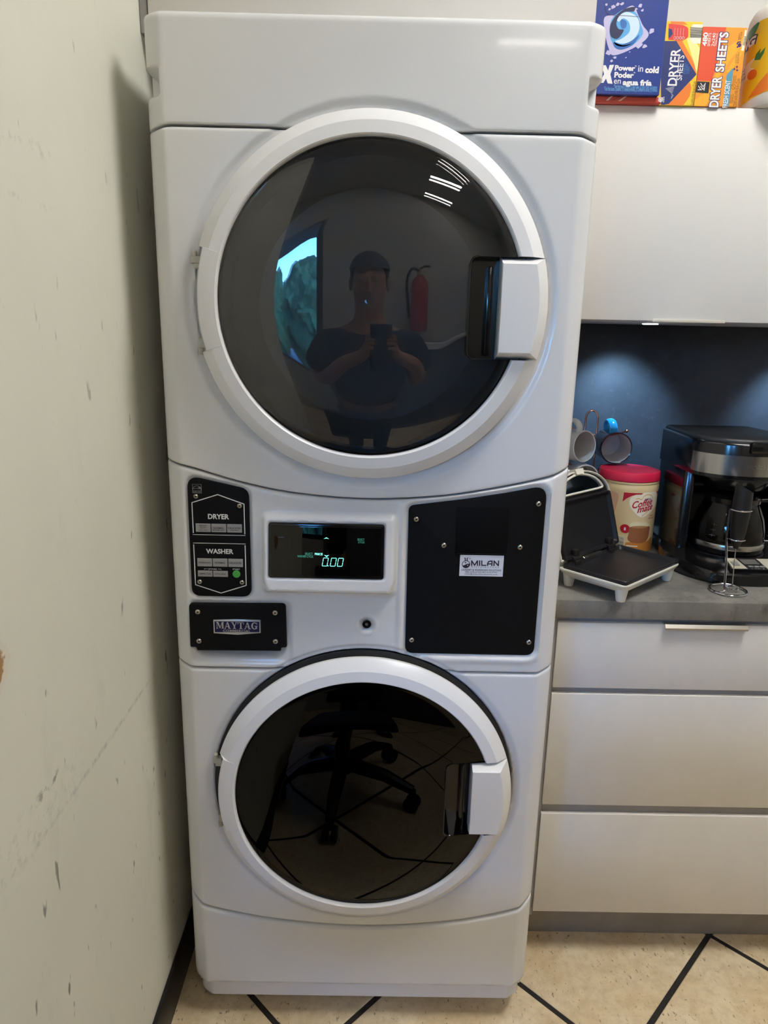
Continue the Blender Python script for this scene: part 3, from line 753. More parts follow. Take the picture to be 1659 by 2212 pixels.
ev += stroke([(-0.2882+0.0072*math.cos(a), 1.1330+0.0072*math.sin(a)) for a in [pi*k/14 for k in range(15)]], 0.0006)
ev += stroke(bez([(-0.2945, 1.1352), (-0.2930, 1.1362), (-0.2920, 1.1350), (-0.2905, 1.1362), (-0.2895, 1.1352), (-0.2880, 1.1365), (-0.2870, 1.1350), (-0.2855, 1.1372)], 3), 0.0005)
ev += [[(-0.2835+(0.0030 if k % 2 == 0 else 0.0013)*math.cos(pi/2+k*pi/5), 1.1368+(0.0030 if k % 2 == 0 else 0.0013)*math.sin(pi/2+k*pi/5)) for k in range(10)]]
flat('emblem', ev, F, mat('print_grey', (150, 150, 150), 0.5), ctl)
lettering([('ENERGY STAR', -0.2946, 1.1289, -0.2818, 1.1308, 0.01)], F, MATS['print_grey'], ctl, name='emblem_lettering')

# ---- display -----------------------------------------------------------
YS = -0.0110
def tilt(y0):          # the display face leans back: bottom edge nearer than the top
    return lambda p: (p[0], (p[1]-YS)-(0.0095+0.13*(1.0885-p[2]))+0.0006, p[2])
def onface(h0): return lambda u, v, h=0.0: (u, -(0.0095+0.13*(1.0885-v))-h0-h, v)
fr = G(); P0 = rect(-0.1675, 0.0296, 0.9870, 1.0812, 0.005); fr.prism(P0, YS-0.0012, YS+0.004, 0.0012, fn=tilt(0))
dsp = fr.obj('display_bezel', M_blkg, ROOT, label='black framed price display')
scn = G().prism(rect(-0.1624, 0.0245, 0.9922, 1.0762, 0.002), YS-0.0018, YS, 0.0002, fn=tilt(0)).obj('screen', glass('display_glass', (0.02, 0.02, 0.022), 1.5), dsp)
M_vfd = mat('vfd_glow', (120, 235, 220), 0.5, var=0, emit=S((140, 240, 226)), estr=1.0)
M_vfd2 = mat('vfd_glow_dim', (60, 130, 110), 0.5, var=0, emit=S((70, 160, 130)), estr=0.5)
_fs = onface(0.0012+0.0002); FS = lambda u, v, h=0.0: _fs(u, v+(1.08-v)*0.05, h)
sg = []
def digit(x, z, wd, ht, sl, segs):
    q = lambda u, v: (x+u*wd+v*ht*sl, z+v*ht); gp = 0.06
    L = {'a': ((gp, 1), (1-gp, 1)), 'b': ((1, 1-gp), (1, 0.5+gp)), 'c': ((1, 0.5-gp), (1, gp)), 'd': ((gp, 0), (1-gp, 0)), 'e': ((0, gp), (0, 0.5-gp)), 'f': ((0, 0.5+gp), (0, 1-gp))}
    for s in segs: sg.extend(stroke([q(*L[s][0]), q(*L[s][1])], 0.0011))
for x in (-0.0757, -0.0620, -0.0500):
    digit(x, 1.0055, 0.0084, 0.0146, 0.16, 'abcdef'); flat('price_digit', sg, FS, M_vfd, scn, h=0.0002); sg = []
sg.append(circ(-0.0656, 1.0060, 0.0010, 10))
flat('decimal_point', sg, FS, M_vfd, scn, h=0.0002)
for sg in [[[(-0.0688, 1.0572), (-0.0640, 1.0543), (-0.0688, 1.0552), (-0.0737, 1.0543)]], [[(-0.0682, 1.0215), (-0.0636, 1.0257), (-0.0682, 1.0245), (-0.0727, 1.0256)]]]: flat('arrow_mark', sg, FS, M_vfd, scn, h=0.0002)
lettering([('PRICE', -0.0883, 1.0248, -0.0750, 1.0288, 0.03)], FS, M_vfd, scn, h=0.0002, name='display_lettering')
lettering([('SELECT', -0.1050, 1.0252, -0.0920, 1.0290, 0.01), ('WASHER CYCLE', -0.1180, 1.0203, -0.0910, 1.0243, 0.01), ('SELECT', -0.0162, 1.0526, -0.0042, 1.0563, 0.0), ('CYCLE', -0.0150, 1.0478, -0.0042, 1.0514, 0.0)], FS, M_vfd2, scn, h=0.0002, name='display_lettering')
flat('dim_dash', stroke([(-0.1500, 1.0556), (-0.1413, 1.0557)], 0.0005), FS, mat('vfd_off', (110, 130, 160), 0.5), scn, h=0.0002)

# ---- coin box plate with badge ----------------------------------------
YC = -0.0060; FC = front(YC)
cp = rpoly([(-0.3105, 0.9300), (-0.1412, 0.9320), (-0.1402, 0.8495), (-0.1495, 0.8490), (-0.1512, 0.8425), (-0.2995, 0.8410), (-0.3018, 0.8474), (-0.3118, 0.8472)], [0.007, 0.007, 0.003, 0.003, 0.001, 0.001, 0.003, 0.003], 4)
coin = G().prism(cp, YC, 0.0, 0.0015).obj('coin_box_plate', M_blk, ROOT, label='black coin box plate with maker badge')
for x, z in ((-0.2955, 0.9147), (-0.1596, 0.9158), (-0.2955, 0.8593), (-0.1599, 0.8612)): screw(coin, x, YC, z, 0.0046)
bd = [(-0.2683, 0.9008), (-0.2270, 0.9026), (-0.1853, 0.9018), (-0.1856, 0.8776), (-0.2260, 0.8733), (-0.2683, 0.8757)]
G().prism(bd, YC-0.0024, YC, 0.0008).obj('badge', M_silv, coin, label='silver rimmed badge')
FB = front(YC-0.0024)
flat('badge_field', [[(-0.2662, 0.8987), (-0.1873, 0.8994), (-0.1876, 0.8796), (-0.2662, 0.8778)]], FB, M_navy, coin, h=0.0002)
def serif_word(x0, x1, z0, z1):
    """bold slab-serif MAYTAG"""
    wd = [1.25, 1.08, 1.05, 1.0, 1.08, 1.05]; sp = 0.02; tot = sum(wd)+sp*5; k = (x1-x0)/tot; H = z1-z0; P = []; cx = x0
    for ch, w_ in zip('MAYTAG', wd):
        W = w_*k
        def R(a, b, c, d): P.append([(cx+a*W, z0+c*H), (cx+b*W, z0+c*H), (cx+b*W, z0+d*H), (cx+a*W, z0+d*H)])
        def Q(*pts): P.append([(cx+a*W, z0+b*H) for a, b in pts])
        sf = 0.10
        if ch == 'M':
            R(0.0, 0.24, 0, sf); R(0.0, 0.26, 1-sf, 1); R(0.08, 0.15, 0, 1); R(0.66, 1.0, 0, sf); R(0.74, 1.0, 1-sf, 1); R(0.75, 0.93, 0, 1)
            Q((0.08, 1), (0.30, 1), (0.56, 0.05), (0.46, 0.05)); Q((0.46, 0.05), (0.53, 0.05), (0.80, 1), (0.74, 1))
        elif ch == 'A':
            R(0.0, 0.28, 0, sf); R(0.58, 1.0, 0, sf); Q((0.10, 0), (0.19, 0), (0.52, 1), (0.44, 1)); Q((0.66, 0), (0.90, 0), (0.60, 1), (0.44, 1)); R(0.26, 0.72, 0.28, 0.37)
        elif ch == 'Y':
            R(0.0, 0.42, 1-sf, 1); R(0.66, 1.0, 1-sf, 1); R(0.28, 0.76, 0, sf); R(0.41, 0.63, 0, 0.5); Q((0.08, 1), (0.32, 1), (0.62, 0.42), (0.41, 0.42)); Q((0.53, 0.45), (0.61, 0.45), (0.90, 1), (0.80, 1))
        elif ch == 'T':
            R(0.02, 0.98, 1-sf, 1); R(0.39, 0.61, 0, 1); R(0.25, 0.75, 0, sf); R(0.02, 0.10, 0.68, 1); R(0.90, 0.98, 0.68, 1)
        else:
            n = 18; a0, a1 = math.radians(48), math.radians(318); out = [(0.52+0.47*math.cos(a0+(a1-a0)*i/n), 0.5+0.52*math.sin(a0+(a1-a0)*i/n)) for i in range(n+1)]
            inn = [(0.54+0.25*math.cos(a0+(a1-a0)*i/n), 0.5+0.42*math.sin(a0+(a1-a0)*i/n)) for i in range(n+1)]
            for i in range(n): Q(out[i], out[i+1], inn[i+1], inn[i])
            R(0.56, 1.0, 0.40, 0.49); R(0.70, 0.92, 0.06, 0.44); R(0.84, 0.92, 0.66, 0.98)
        cx += W+sp*k
    return P
flat('badge_wordmark', serif_word(-0.2634, -0.1906, 0.8849, 0.8978), FB, M_silv, coin, h=0.0004)
lettering([('COMMERCIAL', -0.2515, 0.8789, -0.2030, 0.8835, 0.02, 0, 1.1)], FB, M_silv, coin, h=0.0004, name='badge_lettering')

# ---- key lock ----------------------------------------------------------
g = G(); fn = lambda p: (0.0016+p[0], 0.0055-p[2], 0.8934+p[1])
g.lathe([(0.0078, 0.0), (0.0078, 0.0030), (0.0066, 0.0040), (0.0060, 0.0022), (0.0003, 0.0020)], 28, fn=fn, cap0=False, cap1=False); g.cur = 1
g.lathe([(0.0030, 0.0022), (0.0026, 0.0032), (0.0003, 0.0032)], 16, fn=fn, cap0=False, cap1=False)
g.obj('key_lock', [M_blkg, M_scr], ROOT, label='small round key lock')

# ---- big black meter plate ---------------------------------------------
YM = 0.0008; FM = front(YM)
big = G().prism(PL_BIG, YM, 0.005, 0.001).obj('meter_plate', M_blk, ROOT, label='large black blanking plate with six screws')
for x, z in ((0.0836, 1.0892), (0.2905, 1.1205), (0.1326, 1.0435), (0.2642, 1.0429), (0.0825, 0.8658), (0.2923, 0.8657)): screw(big, x, YM, z, 0.0045)
G().prism(rect(0.1530, 0.2422, 1.0303, 1.1126), YM-0.0012, YM, 0.0004).box(0.1525, 0.2425, YM-0.0022, YM, 1.0294, 1.0304, 0.0004, 1).obj('reader_cover', mat('cover_black', (11, 11, 13), 0.55, spec=0.1), big)
stk = G().prism(rect(0.1616, 0.2376, 0.9886, 1.0270), YM-0.0004, YM, 0.0).obj('sticker', mat('sticker_white', (226, 229, 238), 0.4, var=0.01), big, label='white contact sticker')
M_sk = mat('sticker_ink', (26, 18, 48), 0.5)
AX = lambda cx, cy: (0.14965+5.8192e-05*cx+3.3967e-06*cy, 1.03414+1.1902e-06*cx-6.1117e-05*cy)
FK = front(YM-0.0004)
def tl(s, x0, y0, x1, y1, b=0.02, sp=1.0):
    a = AX(x0, y1); c = AX(x1, y0); a2 = AX((x0+x1)/2, y1); c2 = AX((x0+x1)/2, y0); return (s, a[0], a2[1], c[0], c2[1], b, 0, sp)
lettering([tl('LAUNDRY & WAREWASH SOLUTIONS', 222, 548, 1425, 600, 0.02, 1.15), tl('386.278.6723|787.410.2792', 345, 618, 1300, 664, 0.02, 1.2), tl('sales@milandistributors.com', 322, 675, 1312, 722, 0.015, 1.15), tl('DISTRIBUTORS', 525, 470, 1350, 502, 0.005, 1.9)], FK, M_sk, big, h=0.0002, name='sticker_lettering')
ml = []; pw = 0.0020
pth = [[(540, 440), (540, 295), (625, 430), (710, 295), (710, 440)], [(775, 440), (775, 295)], [(840, 295), (840, 432), (965, 432)], [(1012, 440), (1015, 375), (1045, 318), (1100, 305), (1148, 305), (1140, 445)], [(1020, 390), (1140, 390)], [(1205, 445), (1208, 300), (1335, 445), (1342, 300)]]
for q in pth: ml += stroke([AX(*p) for p in q], pw)
cc = AX(370, 400)
ml += stroke([(cc[0]+0.0066*math.cos(2*pi*k/28), cc[1]+0.0064*math.sin(2*pi*k/28)) for k in range(28)], 0.0011, True)
ml += [[AX(262, 445), AX(320, 425), AX(380, 395), AX(430, 385), AX(482, 378), AX(480, 430), AX(450, 480), AX(380, 508), AX(300, 488)]]
ml += stroke([AX(330, 212), AX(348, 230), AX(345, 300)], 0.0016)+stroke([AX(420, 212), AX(404, 230), AX(405, 300)], 0.0016)+[[AX(318, 335), AX(380, 340), AX(372, 372), AX(345, 370)]]
flat('sticker_logo', ml, FK, M_sk, big, h=0.0002)
flat('sticker_bubbles', [circ(*AX(418, 430), 0.0010, 12)], FK, MATS['sticker_white'], big, h=0.0004)
flat('sticker_sparkle', [[AX(490, 205), AX(498, 222), AX(515, 230), AX(498, 238), AX(490, 252), AX(482, 238), AX(466, 230), AX(482, 222)], circ(*AX(455, 198), 0.0007, 8)], FK, mat('sparkle_blue', (74, 110, 160), 0.5), big, h=0.0002)
# ------------------------------------------------------------------ small things
OFF = {}
_obj = G.obj
def _obj2(s, name, material, parent=None, smooth=35, label=None, loc=None):
    off = OFF.get(parent.name) if parent is not None else None
    if off: s.v = [(p[0]-off[0], p[1]-off[1], p[2]-off[2]) for p in s.v]
    o = _obj(s, name, material, parent, smooth, label, loc)
    if off: OFF[o.name] = off
    return o
G.obj = _obj2
def wthing(name, label, cat, loc, group=None):      # parts are given in room coordinates
    t = thing(name, label, cat, loc, group=group); OFF[t.name] = loc; return t
def vprism(g, poly, z0, z1, bev=0.0, seg=2): return g.prism(poly, -z1, -z0, bev, seg, fn=lambda p: (p[0], p[2], -p[1]))
def flat_wrap(name, polys, F, material, parent, du, h=0.0004):
    g = G()
    for poly in polys:
        u0 = min(p[0] for p in poly); u1 = max(p[0] for p in poly); n = max(1, int(math.ceil((u1-u0)/du)))
        for k in range(n):
            q = clip([(p[0], p[1]) for p in poly], u0+(u1-u0)*k/n, u0+(u1-u0)*(k+1)/n, -1e6, 1e6)
            if len(q) < 3: continue
            for t in tessellate_polygon([[Vector((p[0], p[1], 0)) for p in q]]):
                A, B, C = (q[i] for i in t); ar = (B[0]-A[0])*(C[1]-A[1])-(B[1]-A[1])*(C[0]-A[0])
                if abs(ar) < 1e-12: continue
                t = tuple(t) if ar > 0 else tuple(t[::-1])
                g.add([F(*q[i], h) for i in t], [(0, 1, 2)])
    return g.obj(name, material, parent, smooth=0)
def P(name, rgb, rough=0.4, **k): return mat('ink_'+name, rgb, rough, var=0.015, **k)

# ---- detergent box ------------------------------------------------------
A1 = lambda cx, cy: (0.37802+2.1287e-04*cx+2.3344e-05*cy, 2.00978+4.6922e-06*cx-1.8804e-04*cy)
A2 = lambda cx, cy: (0.38523+2.1715e-04*cx+2.3813e-05*cy, 2.02224+4.7866e-06*cx-1.9182e-04*cy)
def px(A, pts): return [A(*p) for p in pts]
def tx(A, s, x0, y0, x1, y1, b=0.02, sh=0, sp=1.0, rot=0):
    a = A(x0, (y0+y1)/2); c = A(x1, (y0+y1)/2); a2 = A((x0+x1)/2, y1); c2 = A((x0+x1)/2, y0); return (s, a[0], a2[1], c[0], c2[1], b, sh, sp, rot)
YD = 0.357
t = wthing('detergent_box', 'tall navy blue detergent box with white lettering on the wall cabinet', 'box', (0.473, 0.42, 1.8562))
b = G().box(0.400, 0.5475, YD, 0.50, 1.8562, 2.075, 0.001, 1).obj('carton', P('navy', (38, 62, 140), 0.3, coat=0.3), t)
FD = front(YD); W_ = P('white', (240, 238, 238), 0.35)
lettering([tx(A1, 'Power', 303, 560, 488, 610, 0.045), tx(A1, 'in', 515, 562, 560, 618, 0.01), tx(A1, 'cold', 578, 570, 702, 632, 0.05), tx(A1, 'Poder', 298, 622, 474, 675, 0.045), tx(A1, 'en', 292, 690, 355, 728, 0.005), tx(A1, 'agua fría', 372, 690, 636, 760, 0.05), tx(A1, '*', 484, 560, 502, 580, 0.03), tx(A1, '*', 472, 620, 488, 642, 0.03)], FD, W_, t)
lettering([tx(A1, '*Tide Pods have 3 Powers: (1) Deep Clean, (2) Fights Odors, (3) Freshens', 290, 738, 686, 780, 0.0), tx(A1, '*Tide Pods tienen 3 poderes: (1) Limpieza profunda, (2) Combate los olores, (3) Refresca', 200, 758, 686, 808, 0.0)], FD, P('pale_blue', (120, 190, 240)), t, name='small_print')
flat('print_cross', [px(A1, [(185, 560), (222, 558), (242, 606), (258, 556), (298, 555), (262, 640), (280, 728), (236, 724), (222, 680), (196, 720), (160, 718), (205, 640)])], FD, W_, t)
LV = P('lavender', (196, 190, 226)); LB = P('sky', (90, 168, 224)); CY = P('ice', (206, 228, 244)); DN = P('deepnavy', (24, 28, 74)); MB_ = P('midblue', (44, 106, 180))
flat('print_pod', [px(A1, loop([(222, 130), (330, 105), (470, 28), (520, 110), (560, 200), (612, 290), (500, 390), (300, 470), (250, 400), (220, 250)], 5))], FD, LV, t, h=0.0002)
flat('print_pod_base', [px(A1, loop([(262, 250), (290, 140), (400, 60), (500, 90), (545, 200), (560, 280), (480, 370), (380, 415), (310, 390), (275, 330)], 5))], FD, LB, t, h=0.0003)
flat('print_pod_swirl', [px(A1, loop([(330, 130), (420, 85), (510, 130), (530, 230), (480, 320), (390, 365), (310, 345), (370, 320), (440, 260), (440, 180), (390, 140), (345, 170)], 5))], FD, CY, t, h=0.0004)
flat('print_pod_dark', [px(A1, loop([(490, 40), (400, 60), (320, 120), (268, 210), (275, 300), (335, 320), (390, 245), (345, 235), (325, 190), (345, 130), (400, 85), (480, 80)], 5)), px(A1, loop([(300, 350), (330, 385), (400, 390), (470, 360), (380, 380)], 4))], FD, DN, t, h=0.0005)
flat('print_pod_mid', [px(A1, loop([(295, 355), (360, 372), (450, 345), (530, 285), (470, 375), (370, 418), (310, 400)], 5)), px(A1, loop([(370, 150), (415, 170), (410, 220), (375, 230), (360, 190)], 4))], FD, MB_, t, h=0.0005)
rnd = random.Random(8); ice = []
for cx, cy, r in ((640, 255, 34), (575, 390, 26), (525, 380, 34), (250, 445, 34), (305, 490, 18), (215, 360, 12), (405, 490, 8), (440, 440, 7), (330, 445, 9), (275, 520, 14), (240, 20, 16), (300, 40, 22), (340, 20, 20), (265, 62, 14), (540, 30, 22), (560, 70, 16), (380, 15, 20), (505, 60, 15), (235, 260, 8), (250, 310, 7)):
    ice.append(px(A1, [(cx+r*math.cos(a+rnd.random()*0.5)*rnd.uniform(0.7, 1.1), cy+r*0.9*math.sin(a)*rnd.uniform(0.7, 1.1)) for a in [2*pi*i/6+rnd.random() for i in range(6)] if True]))
ice = [[p for p in sorted(q, key=lambda p: math.atan2(p[1]-sum(z[1] for z in q)/6, p[0]-sum(z[0] for z in q)/6))] for q in ice]
flat('print_ice', ice, FD, LV, t, h=0.0006)
flat('print_tear_line', stroke(px(A1, bez([(225, 30), (240, 85), (290, 112), (420, 118), (540, 126), (590, 100), (605, 40), (600, 0)], 5)), 0.0007), FD, P('groove', (70, 66, 96)), t, h=0.0007)
# ---- flat red box under it
t = wthing('dryer_sheet_box', 'flat red box lying under the navy detergent box', 'box', (0.478, 0.44, 1.8450))
YR = 0.366; b = G().box(0.400, 0.5560, YR, 0.53, 1.8450, 1.8560, 0.001, 1).obj('carton', P('red', (196, 62, 44), 0.35, coat=0.3), t)
FR = front(YR)
flat('print_stripes', [px(A2, [(185, 915), (205, 915), (258, 868), (238, 868)]), px(A2, [(295, 918), (318, 918), (380, 876), (358, 876)])], FR, P('blush', (232, 190, 180)), t)
flat('print_stripe_dark', [px(A2, [(238, 916), (246, 916), (320, 872), (310, 872)])], FR, P('oxblood', (96, 26, 22)), t)
flat('print_disc', [[p for p in circ(0.5500, 1.8500, 0.0110, 30) if p[0] <= 0.5555 and 1.8455 <= p[1] <= 1.8555]], FR, P('scarlet', (226, 66, 62)), t, h=0.0004)
lettering([tx(A2, '480', 655, 885, 700, 932, 0.03, 0, 1, 90), tx(A2, 'SHEETS', 700, 880, 712, 932, 0.01, 0, 1, 90)], FR, W_, t, h=0.0006)
# ---- upright box with navy diamond
t = wthing('dryer_sheet_box', 'yellow and orange dryer sheet box with a navy diamond, next to the detergent box', 'box', (0.594, 0.43, 1.8450), group='boxes of dryer sheets')
YB1 = 0.376; FB1 = front(YB1)
G().box(0.5482, 0.6240, YB1, 0.50, 1.8450, 1.9905, 0.0012, 1).obj('carton', P('yellow', (240, 204, 62), 0.3, coat=0.5), t)
ORA = P('orange', (236, 128, 48), coat=0.5); RDO = P('redorange', (226, 84, 52), coat=0.5); NVY = P('navy2', (34, 50, 112), coat=0.4)
def cl1(pts): return clip(pts, 0.5490, 0.6234, 1.8455, 1.9898)
flat('print_sunburst', [cl1(px(A2, [(820, 340), (880, 340), (1000, 560), (1020, 660), (975, 720), (890, 560)])), cl1(px(A2, [(745, 950), (960, 730), (975, 780), (960, 860), (900, 950)])), cl1(px(A2, [(790, 180), (900, 185), (940, 220), (790, 215)]))], FB1, ORA, t, h=0.0002)
flat('print_pale', [cl1(px(A2, [(930, 340), (990, 330), (1050, 430), (1045, 560), (1020, 640)]))], FB1, P('cream', (250, 232, 150)), t, h=0.0002)
flat('print_diamond', [cl1(px(A2, [(700, 362), (840, 362), (1020, 662), (770, 930), (700, 945)]))], FB1, NVY, t, h=0.0003)
flat('print_tag', [cl1(px(A2, rpoly([(772, 210), (900, 222), (945, 245), (945, 330), (900, 358), (768, 352)], [4, 20, 30, 30, 20, 4], 4)))], FB1, P('scarlet2', (222, 62, 54)), t, h=0.0003)
flat('print_tag_dark', [cl1(px(A2, [(770, 250), (800, 260), (808, 300), (780, 335), (768, 330)]))], FB1, NVY, t, h=0.0004)
flat('print_label', [cl1(px(A2, [(985, 215), (1075, 215), (1065, 385), (985, 385), (960, 350), (965, 250)]))], FB1, P('offwhite', (236, 232, 214)), t, h=0.0003)
bars = []
for k in range(16):
    cy = 240+k*5.8; bars.append(px(A2, [(962, cy), (1072, cy+6), (1072, cy+6+rnd.choice((1.5, 2.6, 3.4))), (962, cy+rnd.choice((1.5, 2.6, 3.4)))]))
flat('barcode', bars, FB1, P('black', (30, 28, 28)), t, h=0.0005)
lettering([tx(A2, 'DRYER', 775, 430, 860, 765, 0.02, 0, 1, 90), tx(A2, 'SHEETS', 850, 490, 900, 715, 0.012, 0, 1, 90)], FB1, W_, t, h=0.0006)
lettering([tx(A2, 'FRESH', 905, 560, 920, 655, 0, 0, 1, 90), tx(A2, 'CLEAN', 922, 570, 938, 655, 0, 0, 1, 90), tx(A2, 'SCENT', 940, 590, 956, 655, 0, 0, 1, 90)], FB1, P('skyblue', (60, 130, 200)), t, h=0.0006, name='scent_lettering')
lettering([tx(A2, '(2) 6.4 IN x 9 IN (16 cm x 22 cm)', 978, 725, 1014, 950, 0, 0, 1, 90)], FB1, P('brown', (90, 62, 40)), t, h=0.0006, name='size_lettering')
rings = []
for k in range(4): rings += stroke([A2(825+k*25+9*math.cos(a), 336+13*math.sin(a)) for a in [2*pi*i/10 for i in range(10)]], 0.0006, True)
rings += [px(A2, [(818+k*24, 245), (834+k*24, 245), (834+k*24, 310), (818+k*24, 310)]) for k in range(0)]
flat('print_icons', rings+[q for k in range(4) for q in stroke(px(A2, [(826+k*26, 250), (822+k*26, 312)]), 0.0004)], FB1, W_, t, h=0.0006)
M_wrap = glass('shrink_wrap', (0.985, 0.985, 0.985), 1.25, 0.12)
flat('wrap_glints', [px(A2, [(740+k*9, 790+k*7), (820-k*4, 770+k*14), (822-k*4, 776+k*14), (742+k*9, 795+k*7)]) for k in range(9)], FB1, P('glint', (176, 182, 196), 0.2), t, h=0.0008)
# ---- upright orange box
t = wthing('dryer_sheet_box', 'orange dryer sheet box with tall sideways white lettering beside the yellow bottle', 'box', (0.668, 0.43, 1.8450), group='boxes of dryer sheets')
YB2 = 0.377; FB2 = front(YB2)
G().box(0.6248, 0.7120, YB2, 0.50, 1.8450, 1.9832, 0.0012, 1).obj('carton', P('amber', (238, 158, 58), 0.3, coat=0.5), t)
def cl2(pts): return clip(pts, 0.6254, 0.7114, 1.8455, 1.9826)
flat('print_red_panel', [cl2(px(A2, [(1080, 200), (1290, 215), (1270, 320), (1210, 560), (1160, 720), (1020, 715)]))], FB2, RDO, t, h=0.0002)
flat('print_rays', [cl2(px(A2, [(1210, 560), (1290, 420), (1480, 300), (1480, 340), (1300, 560), (1180, 760)])), cl2(px(A2, [(1000, 900), (1140, 800), (1180, 820), (1100, 960), (1000, 960)])), cl2(px(A2, [(1290, 640), (1420, 420), (1450, 440), (1330, 640)]))], FB2, P('saffron', (244, 176, 52)), t, h=0.0003)
flat('print_teal', [cl2(px(A2, [(1345, 605), (1355, 612), (1315, 970), (1262, 970), (1295, 665)]))], FB2, P('teal', (88, 150, 176)), t, h=0.0004)
flat('print_logo_patch', [px(A2, [(1030, 722), (1142, 728), (1132, 832), (1014, 822)])], FB2, P('charcoal', (32, 38, 44)), t, h=0.0004)
flat('print_logo', sum([stroke(px(A2, q), 0.0013) for q in ([(1036, 800), (1070, 800)], [(1040, 765), (1062, 800), (1062, 800)], [(1060, 740), (1082, 772), (1104, 740)], [(1060, 765), (1082, 797), (1098, 770)], [(1100, 745), (1092, 806)])], []), FB2, W_, t, h=0.0006)
lettering([tx(A2, 'DRYER', 1145, 670, 1245, 966, 0.075, 0, 1, 90), tx(A2, 'SHEETS', 1200, 275, 1295, 645, 0.075, 0, 1, 90)], FB2, P('outline', (52, 40, 104)), t, h=0.0005, name='lettering_outline')
lettering([tx(A2, 'DRYER', 1152, 678, 1238, 960, 0.03, 0, 1, 90), tx(A2, 'SHEETS', 1207, 282, 1288, 638, 0.03, 0, 1, 90), tx(A2, '480', 1075, 285, 1118, 408, 0.03, 0, 1, 90), tx(A2, 'SHEETS', 1122, 290, 1146, 408, 0.005, 0, 1, 90), tx(A2, '2x240', 1158, 290, 1184, 408, 0.005, 0, 1, 90), tx(A2, 'TWIN PACK', 1190, 292, 1206, 408, 0.0, 0, 1, 90), tx(A2, 'FRESH SCENT', 1272, 712, 1318, 966, 0.01, 0, 1, 90)], FB2, W_, t, h=0.0007)
DK = P('brown2', (96, 66, 48))
lettering([tx(A2, 'REPELS', 1394, 292, 1406, 352, 0, 0, 1, 90), tx(A2, 'PET HAIR', 1410, 280, 1424, 352, 0, 0, 1, 90), tx(A2, 'SOFTENS', 1370, 480, 1384, 560, 0, 0, 1, 90), tx(A2, '& FRESHENS', 1388, 460, 1402, 560, 0, 0, 1, 90), tx(A2, 'FIGHTS', 1352, 670, 1364, 740, 0, 0, 1, 90), tx(A2, 'STATIC', 1368, 670, 1380, 740, 0, 0, 1, 90), tx(A2, 'REDUCES', 1326, 845, 1338, 925, 0, 0, 1, 90), tx(A2, 'WRINKLES', 1343, 840, 1356, 925, 0, 0, 1, 90), tx(A2, '2 COUNT 6.4 IN x 9 IN (16 cm x 22 cm)', 1368, 700, 1412, 968, 0, 0, 1, 90)], FB2, DK, t, h=0.0007, name='small_print')
PU = P('purple', (70, 36, 100))
ic = [circ(*A2(1404, 398), 0.0035, 14), circ(*A2(1384, 384), 0.0016, 10), circ(*A2(1392, 372), 0.0016, 10), circ(*A2(1408, 370), 0.0016, 10), circ(*A2(1386, 415), 0.0016, 10)]
for cx, cy in ((1385, 592), (1362, 612), (1388, 622)): ic.append(px(A2, [(cx, cy-16), (cx+4, cy-4), (cx+15, cy), (cx+4, cy+4), (cx, cy+16), (cx-4, cy+4), (cx-15, cy), (cx-4, cy-4)]))
flat('print_icons', ic, FB2, PU, t, h=0.0006)
flat('print_no_sign', stroke([A2(1356+20*math.cos(a), 772+23*math.sin(a)) for a in [2*pi*i/18 for i in range(18)]], 0.0006, True)+stroke(px(A2, [(1342, 756), (1370, 788)]), 0.0006), FB2, DK, t, h=0.0006)
flat('print_strip', [px(A2, [(1452, 262), (1468, 264), (1444, 448), (1420, 446)])], FB2, P('offwhite', (236, 232, 214)), t, h=0.0004)
flat('barcode', [px(A2, [(1444-k*2.0, 320+k*12), (1464-k*1.8, 322+k*12), (1464-k*1.8, 327+k*12), (1444-k*2.0, 325+k*12)]) for k in range(7)], FB2, P('black', (30, 28, 28)), t, h=0.0006)
# ---- yellow cleaning bottle
BX, BY, BR_ = 0.8155, 0.412, 0.080
t = wthing('cleaner_bottle', 'big round bottle with a yellow lemon and orange label at the picture edge', 'bottle', (BX, BY, 1.8450))
G().lathe([(0.070, 1.8450), (0.077, 1.8470), (0.0795, 1.853), (0.080, 1.862), (0.080, 2.000), (0.0785, 2.012), (0.073, 2.024), (0.060, 2.034), (0.036, 2.040), (0.030, 2.044), (0.030, 2.058), (0.028, 2.060)], 72, (BX, BY)).obj('body', mat('bottle_milky', (232, 226, 218), 0.3, var=0.01), t)
G().lathe([(0.034, 2.046), (0.035, 2.048), (0.035, 2.078), (0.032, 2.082), (0.0003, 2.082)], 40, (BX, BY), cap1=False).obj('cap', P('lemon', (238, 186, 34), 0.3), t)
def FBt(u, v, h=0.0): return (BX+(BR_+h)*math.sin(u), BY-(BR_+h)*math.cos(u), v)
TC = math.atan2(0.0192-BX, -(-1.1472-BY))          # facing the camera (angle from -Y)
def A3(cx, cy):
    s = (cx-(1768+(965-cy)*0.126))/365.0; return (TC+math.asin(max(-0.995, min(0.995, s))), 2.0222+4.79e-6*cx-1.9182e-4*cy+0.006*(1-0))
YL = P('lemon', (238, 186, 34), 0.3)
flat_wrap('print_label', [[(TC-1.57, 1.8535), (TC-1.2, 1.8560), (TC-0.9, 1.8600), (TC-0.4, 1.868), (TC+0.8, 1.868), (TC+0.8, 1.999), (TC-0.80, 1.999), (TC-0.84, 1.986), (TC-1.57, 1.979)]], FBt, YL, t, 0.06, 0.0003)
GRN = P('leaf', (52, 112, 60), 0.3); ORG = P('orange2', (232, 124, 44), 0.35)
flat_wrap('print_leaf', [[A3(*p) for p in loop([(1490, 260), (1540, 210), (1600, 198), (1575, 270), (1530, 340), (1480, 420), (1465, 500), (1470, 380)], 3)]], FBt, GRN, t, 0.05, 0.0006)
